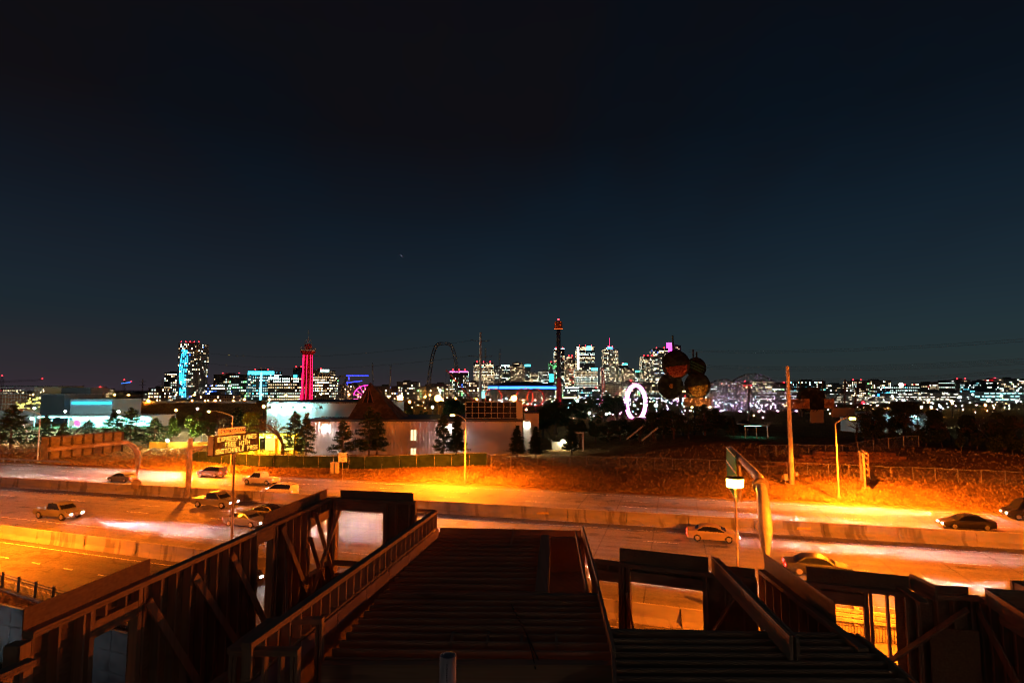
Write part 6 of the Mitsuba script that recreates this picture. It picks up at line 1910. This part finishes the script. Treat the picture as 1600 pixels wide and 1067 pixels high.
def stud_wall(label, p0, p1, z0, z1, side, openings=(), sheath=True, parapet=(), spacing=0.406, braces=(), depth=0.14, plates=2, jitter=True, bare=()):
    """an open framed wall from p0 to p1; side: +1 or -1, where the sheathing is (left of the direction is +1).
    openings: (t0, t1, sill, head) in metres along the wall; bare: stretches with no sheathing."""
    k = number(tb + '__stud_wall')
    labels[k] = {'label': label}
    p0, p1 = np.array([p0[0], p0[1], 0.0]), np.array([p1[0], p1[1], 0.0])
    L = np.linalg.norm(p1 - p0)
    d = (p1 - p0) / L
    n = np.array([-d[1], d[0], 0]) * side
    at_ = lambda t, z, o=0.0: p0 + d * t + UP * z + n * o
    stick(k, 'bottom_plate', at_(0, z0 + .02), at_(L, z0 + .02), depth, .038)
    for i in range(plates):
        stick(k, 'top_plate', at_(0, z1 - .02 - .042 * i), at_(L, z1 - .02 - .042 * i), depth, .038)
    top = z1 - .042 * plates
    holes = [(a, b, s, h) for a, b, s, h in openings]
    inside = lambda t: next(((a, b, s, h) for a, b, s, h in holes if a - .02 < t < b + .02), None)
    ts = list(np.arange(.02, L, spacing)) + [L - .02]
    for t in ts:
        hole = inside(t)
        o = R.normal(0, .004) if jitter else 0
        if hole is None:
            stick(k, 'stud', at_(t, z0 + .04, o), at_(t + R.normal(0, .006), top, o), .038, depth, up=n)
        else:
            a, b, s, h = hole
            if s > z0 + .3:
                stick(k, 'cripple_stud', at_(t, z0 + .04), at_(t, s - .04), .038, depth * .96, up=n)
            if h + .24 < top:
                stick(k, 'cripple_stud', at_(t, h + .24), at_(t, top), .038, depth * .96, up=n)
    for a, b, s, h in holes:
        for t in (a - .025, b + .025):
            for e in (0, -.042 if t < a else .042):
                stick(k, 'king_stud', at_(t + e, z0 + .04, .002), at_(t + e, top, .002), .038, depth * .99, up=n)
        stick(k, 'header', at_(a, min(h + .115, top - .12)), at_(b, min(h + .115, top - .12)), depth * .9, .225)
        if s > z0 + .3:
            stick(k, 'sill', at_(a, s - .02), at_(b, s - .02), depth, .038)
    if sheath:
        cuts = sorted({0.0, L, *[x for a, b, _, _ in holes for x in (a, b)], *[x for a, b in bare for x in (a, b)]})
        for a, b in zip(cuts[:-1], cuts[1:]):
            if b - a < .03 or any(u - .01 <= a and b <= v + .01 for u, v in bare):
                continue
            hole = next(((u, v, s, h) for u, v, s, h in holes if u - .01 <= a and b <= v + .01), None)
            bits = [(z0 - .25, z1 - .01)] if hole is None else [(z0 - .25, hole[2]), (hole[3], z1 - .01)]
            m = max(1, int(round((b - a) / 1.22)))
            for i in range(m):
                u, v = a + (b - a) * i / m + .002, a + (b - a) * (i + 1) / m - .002
                for za, zb in bits:
                    if zb - za > .05:
                        slab(k, 'sheathing_panel', at_(u, 0), at_(v, 0), za, zb, depth / 2 + .003, .012, n)
    for a, b, h in parapet:
        slab(k, 'parapet_panel', at_(a, 0), at_(b, 0), z1 - .008, z1 + h, depth / 2 + .003, .018, n)
    for (ta, za), (tb_, zb), o in braces:
        stick(k, 'diagonal_brace', at_(ta, za, -o), at_(tb_, zb, -o), .038, .14, up=np.cross(d, n))
    return k, at_, L


ZT, ZF = 11.07, 8.32
# floor under the left rooms
upper = M()
q = [(-6.3, 5.2), (1.6, 4.6), (1.9, 14.6), (-5.05, 15.85)]
upper.add([(x, y, 8.05) for x, y in q] + [(x, y, 8.30) for x, y in q], [[4, 5, 6, 7], [0, 3, 2, 1]] + [[i, (i + 1) % 4, 4 + (i + 1) % 4, 4 + i] for i in range(4)])
part(tb, 'upper_floor', upper, 'sheathing')
for t in np.arange(11.5, 15.6, .4):
    stick(tb, 'floor_joist', (-5.0, t + .3, 8.36), (-2.4, t + .05, 8.36), .04, .10)

A0, A1 = (-5.912, 7.313, 11.07), (-5.018, 16.154, 11.07)
LA = math.hypot(A1[0] - A0[0], A1[1] - A0[1])
kA, atA, LA = stud_wall('long left stud wall running away from the camera', A0, A1, ZF, ZT, +1,
                        openings=[(0.95, 1.75, 8.9, 10.6), (5.15, 5.75, 8.35, 10.75), (7.62, 9.0, 9.35, 10.55)],
                        parapet=[(0.0, 2.15, .26), (5.6, LA, .24)],
                        braces=[((1.9, 10.75), (3.6, 8.4), .12), ((3.0, 10.8), (4.9, 8.45), .12), ((4.1, 10.85), (5.95, 8.4), .12), ((6.05, 10.9), (7.9, 8.4), .12)], spacing=.37)
# crossed braces in the window at the far end of the left wall
for a, b, za, zb in ((7.55, 9.15, 10.95, 8.5), (7.30, 8.6, 10.4, 8.4), (7.4, 9.12, 8.9, 10.9)):
    stick(kA, 'diagonal_brace', atA(a, za, -.20), atA(b, zb, -.20 - (zb > za) * .06), .038, .10, up=np.array([1, 0, 0]))
post = stick(kA, 'corner_post', (A0[0] - .02, A0[1] - .12, 8.0), (A0[0] - .02, A0[1] - .12, 10.98), .20, .16, up=np.array([0, 1.0, 0]))

B0, B1 = A1, (-2.55, 15.602, 11.07)
kB, atB, LB = stud_wall('end wall with a large square window opening beside the left wall', B0, B1, ZF, ZT, +1,
                        openings=[(.24, 1.62, 9.02, 10.78)], parapet=[(.28, 2.42, .20)], spacing=.39)
stick(kB, 'guard_board', atB(.20, 9.38, -.10), atB(1.9, 9.38, -.10), .14, .038, up=np.array([0, 1.0, 0]))
stick(kB, 'guard_board', atB(.30, 9.05, -.12), atB(1.9, 9.05, -.12), .04, .14)

# railing wall along the roof
C0, C1 = np.array((-3.467, 7.825, 10.72)), np.array((-2.112, 16.179, 10.72))
k = number(tb + '__low_wall')
labels[k] = {'label': 'low stud wall with pale uprights along the left edge of the roof deck'}
d = (C1 - C0) / np.linalg.norm(C1 - C0)
nC = np.array([-d[1], d[0], 0])
LC = np.linalg.norm(C1 - C0)
for i in range(2):
    stick(k, 'top_plate', C0 - UP * (.02 + .041 * i), C1 - UP * (.02 + .041 * i), .14, .038)
stick(k, 'bottom_plate', C0 - UP * .46, C1 - UP * .46, .14, .038)
for t in np.arange(.03, LC, .31):
    stick(k, 'stud', C0 + d * t - UP * .44, C0 + d * t - UP * .08, .04, .135, up=nC)
for i in range(7):
    a, b = C0 + d * (LC * i / 7 + .012), C0 + d * (LC * (i + 1) / 7 - .012)
    m = M()
    o, t_ = -nC * .085, -nC * .018
    lo = [a + o + t_, b + o + t_, b + o, a + o]
    m.hexa([p - UP * .72 for p in lo], [p - UP * .485 for p in lo])
    part(k, 'band_board', m, 'pink_board')
slab(k, 'sheathing_panel', (C0[0], C0[1], 0), (C1[0], C1[1], 0), 8.3, 10.235, .06, .012, nC)
# short return at its far end
stick(k, 'top_plate', C1 - UP * .02, C1 - UP * .02 + np.array([-.75, .18, 0]), .14, .038)
for s in (.25, .62):
    stick(k, 'stud', C1 + np.array([-s, s * .24, -.44]), C1 + np.array([-s, s * .24, -.06]), .04, .135, up=np.array([0, 1.0, 0]))

# closet walls at lower left
k = number(tb + '__closet_wall')
labels[k] = {'label': 'low framed closet walls at lower left'}
zc = 10.55
a, b, c, e = (np.array(p) for p in ((-3.773, 8.073, 10.55), (-2.86, 8.073, 10.55), (-3.658, 9.103, 10.55), (-2.885, 9.128, 10.55)))
for p, q_ in ((a, b), (a, c), (c, e)):
    for i in range(2):
        stick(k, 'top_plate', p - UP * (.02 + .041 * i), q_ - UP * (.02 + .041 * i), .14, .038)
for p, q_, n in ((a, b, 5), (a, c, 4), (c, e, 3)):
    for s in np.linspace(.02, .98, n):
        r_ = p + (q_ - p) * s
        stick(k, 'stud', (r_[0], r_[1], 8.32), (r_[0], r_[1], zc - .085), .04, .135, up=np.array([0, 1.0, 0]))
        if s in (.02, .98):
            stick(k, 'stud', (r_[0] + .06 * (1 if s < .5 else -1), r_[1], 8.32), (r_[0] + .06 * (1 if s < .5 else -1), r_[1], zc - .085), .04, .13, up=np.array([0, 1.0, 0]))
stick(k, 'diagonal_brace', atA(6.0, 10.2, -.25), e + np.array([-.25, -.6, -1.4]), .04, .14)
# stub wall at the lower left corner
p, q_ = np.array((-5.713, 6.481, 10.9)), np.array((-5.582, 6.986, 10.9))
for i in range(2):
    stick(k, 'top_plate', p - UP * (.02 + .041 * i), q_ - UP * (.02 + .041 * i), .14, .038)
for s in (.12, .5, .9):
    r_ = p + (q_ - p) * s
    stick(k, 'stud', (r_[0], r_[1], 8.32), (r_[0], r_[1], 10.81), .04, .135, up=np.array([0, 1.0, 0]))
p, q_ = np.array((-3.94, 8.153, 10.1)), np.array((-3.86, 8.477, 10.1))
stick(k, 'top_plate', p - (q_ - p) * 2, q_, .16, .04)

# roof deck of bare joists
k = number(tb + '__roof_deck')
labels[k] = {'label': 'dark roof deck of bare parallel joists in the middle'}
ZD = 10.02
FL, FR, NL, NR = (np.array(p) for p in ((-2.09, 17.041, 10.02), (1.963, 15.89, 10.02), (-2.669, 8.888, 10.02), (1.514, 8.888, 10.02)))
HL, HF = np.array((0.911, 16.162, 10.02)), np.array((0.565, 11.684, 10.02))


def edge_x(a, b, y):
    return a[0] + (b[0] - a[0]) * (y - a[1]) / (b[1] - a[1])


y = NL[1]
n = 0
while y < FL[1]:
    xl = edge_x(NL, FL, y)
    xr = edge_x(NR, FR, min(y, FR[1]))
    if y > HF[1]:
        xr = edge_x(HF, HL, y)
    slope = -.025
    z = ZD + (0.03 if y < HF[1] else 0.0)
    stick(k, 'joist', (xl - .12, y - slope * (0 - xl), z - .13), (xr, y - slope * (0 - xr) , z - .13 + R.normal(0, .004)), .045, .24)
    y += .30 if y < HF[1] else .40
    n += 1
stick(k, 'rim_joist', (FL[0], FL[1] + .1, ZD - .12), (FR[0], FL[1] - 0.25, ZD - .12), .05, .26)
stick(k, 'beam', (edge_x(NL, FL, HF[1]), HF[1], ZD - .12), (edge_x(NR, FR, HF[1]), HF[1] - .08, ZD - .12), .14, .30)
stick(k, 'side_rail', (NR[0], NR[1], ZD - .05), (FR[0], FR[1], ZD - .05), .05, .42)
stick(k, 'front_beam', (NL[0] - .1, NL[1] - .1, ZD - .16), (NR[0] + .02, NR[1] - .1, ZD - .16), .14, .36)
stick(k, 'edge_plank', HF + UP * .03, HL + UP * .03, .24, .04)
stick(k, 'edge_plank', HF + UP * .0 + np.array([.13, .1, -.2]), HL + np.array([.13, .05, -.2]), .04, .40)
stick(k, 'curb_board', FR + np.array([-.02, .35, .12]), np.array([edge_x(NR, FR, HF[1]), HF[1], ZD + .12]), .04, .34)
stick(k, 'curb_board', FR + np.array([-.22, .2, .05]), np.array([edge_x(NR, FR, HF[1]) - .22, HF[1] + .1, ZD + .05]), .04, .24)
pit = M()
pl, pr = HF + np.array([.15, .12, 0]), np.array([edge_x(NR, FR, HF[1]), HF[1] + .12, ZD])
pit.quad((pl[0], pl[1], 9.15), (pr[0], pr[1], 9.15), (FR[0], FR[1], 9.15), (HL[0] + .15, HL[1], 9.15))
part(k, 'landing', pit, 'sheathing')
rise = M()
rise.hexa([(HL[0] + .1, FR[1] + .05, 9.1), (FR[0], FR[1] + .05, 9.1), (FR[0], FR[1] + .2, 9.1), (HL[0] + .1, FR[1] + .2, 9.1)], [(HL[0] + .1, FR[1] + .05, ZD + .02), (FR[0], FR[1] + .05, ZD + .02), (FR[0], FR[1] + .2, ZD + .02), (HL[0] + .1, FR[1] + .2, ZD + .02)])
part(k, 'end_board', rise, 'sheathing')
for p, q_ in (((-0.976, 9.426, 10.02), (-0.967, 9.934, 10.02)), ((-0.402, 9.426, 10.02), (-0.382, 9.934, 10.02)), ((0.699, 9.358, 10.02), (0.729, 9.883, 10.02)), ((-0.033, 15.247, 10.02), (0.056, 17.198, 10.02)), ((0.838, 15.186, 10.02), (0.99, 16.302, 10.02)), ((0.151, 9.426, 10.02), (0.158, 9.833, 10.02))):
    stick(k, 'blocking', np.array(p) - UP * .06, np.array(q_) - UP * .06, .045, .14)
pts = [(-0.012, 11.056, 10.05), (0.09, 10.535, 10.04), (0.23, 9.784, 10.06), (0.333, 9.177, 10.05), (0.427, 8.729, 10.02)]
part(k, 'cable', M().tube(pts, .011, 6), 'rubber')
part(k, 'cable', M().tube([(0.23, 9.759, 10.07), (0.3, 9.089, 10.06), (0.34, 8.632, 10.02)], .009, 6), 'rubber')
a, b = NL + np.array([-.1, -.2, 0]), NR + np.array([.02, -.2, 0])
dn = np.array([0, -1.0, 0])
for i in range(4):
    u, v = a + (b - a) * (i / 4 + .001), a + (b - a) * ((i + 1) / 4 - .001)
    slab(k, 'sheathing_panel', (u[0], u[1], 0), (v[0], v[1], 0), 7.3, ZD - .36, 0.0, .012, dn)
under = M()
under.quad((NL[0], NL[1], ZD - .62), (NR[0], NR[1], ZD - .62), (FR[0], FR[1] - .05, ZD - .95), (FL[0], FL[1] - .1, ZD - .62))
part(k, 'ceiling_board', under, 'sheathing')

# vent pipe
vp = thing('vent_pipe', 'pale plastic vent pipe standing at the bottom centre', 'pipe')
pc_ = (-0.64, 6, 11.368)
part(vp, 'pipe_wall', M().lathe([(.083, 7.3), (.083, pc_[2]), (.076, pc_[2] + .002), (.076, pc_[2] - .4), (.001, pc_[2] - .41)], (pc_[0], pc_[1], 0), 24), 'pipe_plastic', smooth=40)
part(vp, 'print_line', M().box(pc_[0] - .004, pc_[0] + .004, pc_[1] - .0845, pc_[1] - .0825, 8, pc_[2] - .05), 'tower_grey')

# right hand deck
k = number(tb + '__roof_deck')
labels[k] = {'label': 'lower right roof deck of bare joists with a slanting right edge'}
ZR = 10.10
a, b, c, e = (np.array(p) for p in ((1.63, 9.709, 10.1), (5.482, 9.586, 10.1), (5.341, 8.051, 10.1), (1.384, 8.051, 10.1)))
y = a[1]
while y > 5.6:
    xl = edge_x(e, a, y)
    xr = edge_x(c, b, y)
    stick(k, 'joist', (xl, y, ZR - .13), (xr, y - .05, ZR - .13 + R.normal(0, .004)), .045, .26)
    y -= .245
stick(k, 'rim_joist', (xl - .02, 5.5, ZR - .11), (a[0] - .02, a[1] + .03, ZR - .11), .05, .30)
stick(k, 'rim_joist', (xr + .03, 5.4, ZR - .11), (b[0] + .03, b[1] - .02, ZR - .11), .05, .30)
stick(k, 'rim_joist', (a[0], a[1] + .06, ZR - .12), (b[0], b[1] + .02, ZR - .12), .09, .27)
u_ = M()
u_.quad((xl, 5.4, ZR - .5), (xr, 5.4, ZR - .5), (b[0], b[1], ZR - .5), (a[0], a[1], ZR - .5))
part(k, 'ceiling_board', u_, 'sheathing')

# right hand walls towards the road
ZT2, ZF2 = 10.1, 7.30
G0, G1 = (1.86, 13.774, 10.1), (5.103, 12.398, 10.1)
LG = math.hypot(G1[0] - G0[0], G1[1] - G0[1])
tG = lambda u: (u - 925) / (1182 - 925) * LG
kG, atG, LG = stud_wall('right stud wall facing the road with a wide lit window opening', G0, G1, ZF2, ZT2, +1, openings=[(tG(934), tG(970), 7.9, 9.66), (tG(990), tG(1103), 8.36, 9.72)],
                        parapet=[(tG(971), tG(1112), .30), (tG(1140), tG(1180), .16)], spacing=.36)
for (ua, za), (ub, zb) in (((930, 9.7), (985, 7.6)), ((985, 9.5), (1010, 7.6)), ((1075, 7.9), (1152, 9.75))):
    stick(kG, 'diagonal_brace', atG(tG(ua), za, -.14), atG(tG(ub), zb, -.14), .038, .12, up=np.array([0, 1.0, 0]))
k = number(tb + '__depth_wall')
labels[k] = {'label': 'parapet boards and stud wall running towards the camera at right, edges lit yellow'}
h0, h1 = np.array((4.342, 12.834, 10.42)), np.array((4.079, 8.756, 10.42))
stick(k, 'parapet_board', h0 - UP * .17, h1 - UP * .17, .05, .36)
stick(k, 'parapet_board', h0 - UP * .19 + np.array([.10, 0, 0]), h1 - UP * .19 + np.array([.10, 0, 0]), .05, .34)
I0, I1 = (5.395, 12.849, 10.2), (5.278, 9.022, 10.2)
kI, atI, LI = stud_wall('stud wall with dark raised boards running towards the camera at right', I0, I1, ZF2, 10.15, +1, parapet=[(0, 2.9, .34)], spacing=.37)
J0, J1 = (5.957, 12.235, 10.1), (7.828, 11.519, 10.1)
LJ = math.hypot(J1[0] - J0[0], J1[1] - J0[1])
tJ = lambda u: (u - 1252) / (1432 - 1252) * LJ
kJ, atJ, LJ = stud_wall('right facade wall with an opening showing guardrail and orange pavement', J0, J1, ZF2, ZT2, +1, openings=[(tJ(1284), tJ(1350), 8.12, 9.74)], parapet=[(tJ(1262), tJ(1424), .28)], spacing=.30,
                        bare=[(tJ(1350), tJ(1400))])
stick(kJ, 'diagonal_brace', atJ(tJ(1300), 8.0, -.16), atJ(tJ(1500), 9.95, -.16), .038, .12, up=np.array([0, 1.0, 0]))
stick(kJ, 'tilted_board', atJ(tJ(1410), 10.16, .08), atJ(tJ(1430), 10.1, -.6), .16, .04)
stick(kJ, 'return_board', atJ(tJ(1426), 10.28, .1), atJ(tJ(1448), 10.28, -.55), .04, .30)
K0, K1 = J1, (8.926, 11.345, 10.1)
kK, atK, LK = stud_wall('dark solid wall panel right of the right window opening', K0, K1, ZF2, ZT2, +1, parapet=[(.1, .95, .14)], spacing=.3)
slab(kK, 'inner_panel', atK(.14, 0), atK(1.0, 0), ZF2, 9.5, -.10, .014, np.array([-(K1[1] - K0[1]), K1[0] - K0[0], 0]) / math.hypot(K1[0] - K0[0], K1[1] - K0[1]))
Q0, Q1 = K1, (8.763, 9.126, 10.1)
kQ, atQ, LQ = stud_wall('stud wall with narrow glowing gaps at the right edge', Q0, Q1, ZF2, ZT2, +1, spacing=.29, braces=[((.1, 9.9), (2.2, 7.5), .12)], bare=[(.12, .2), (.55, .62), (1.2, 1.28), (1.9, 1.98)])
k = number(tb + '__depth_wall')
labels[k] = {'label': 'raised boards above the walls at the right edge'}
for p, q_ in (((8.848, 11.099, 10.3), (8.318, 9.259, 10.3)), ((8.8, 11.039, 10.32), (9.926, 10.738, 10.32)), ((9.582, 11.407, 10.34), (9.476, 9.928, 10.34)), ((9.53, 11.345, 10.36), (10.66, 11.128, 10.36)), ((8.784, 10.73, 10.1), (8.607, 9.586, 10.1))):
    stick(k, 'parapet_board', np.array(p) - UP * .12, np.array(q_) - UP * .12, .05, .30)
W0, W1 = (9.064, 11.379, 10.1), (10.685, 10.822, 10.1)
kW, atW, LW = stud_wall('farther facade wall at the right edge', W0, W1, ZF2, ZT2, +1, spacing=.4)


wl = thing('work_lamp', 'added fill lamp on an unseen thin mast behind the camera', 'street lamp')
part(wl, 'mast', M().tube([(7.5, -6.0, -3.5), (7.5, -6.0, 13.2)], [.12, .06], 8), 'galvanised')  # added lamp and mast, unseen, to brighten the timber
part(wl, 'hood', M().box(7.2, 7.8, -6.4, -5.9, 13.36, 13.44), 'dark_steel')
lit(wl, 'lens', M().box(7.25, 7.75, -6.3, -5.95, 13.2, 13.35), np.array([1.0, .74, .60]) * 95, .6)
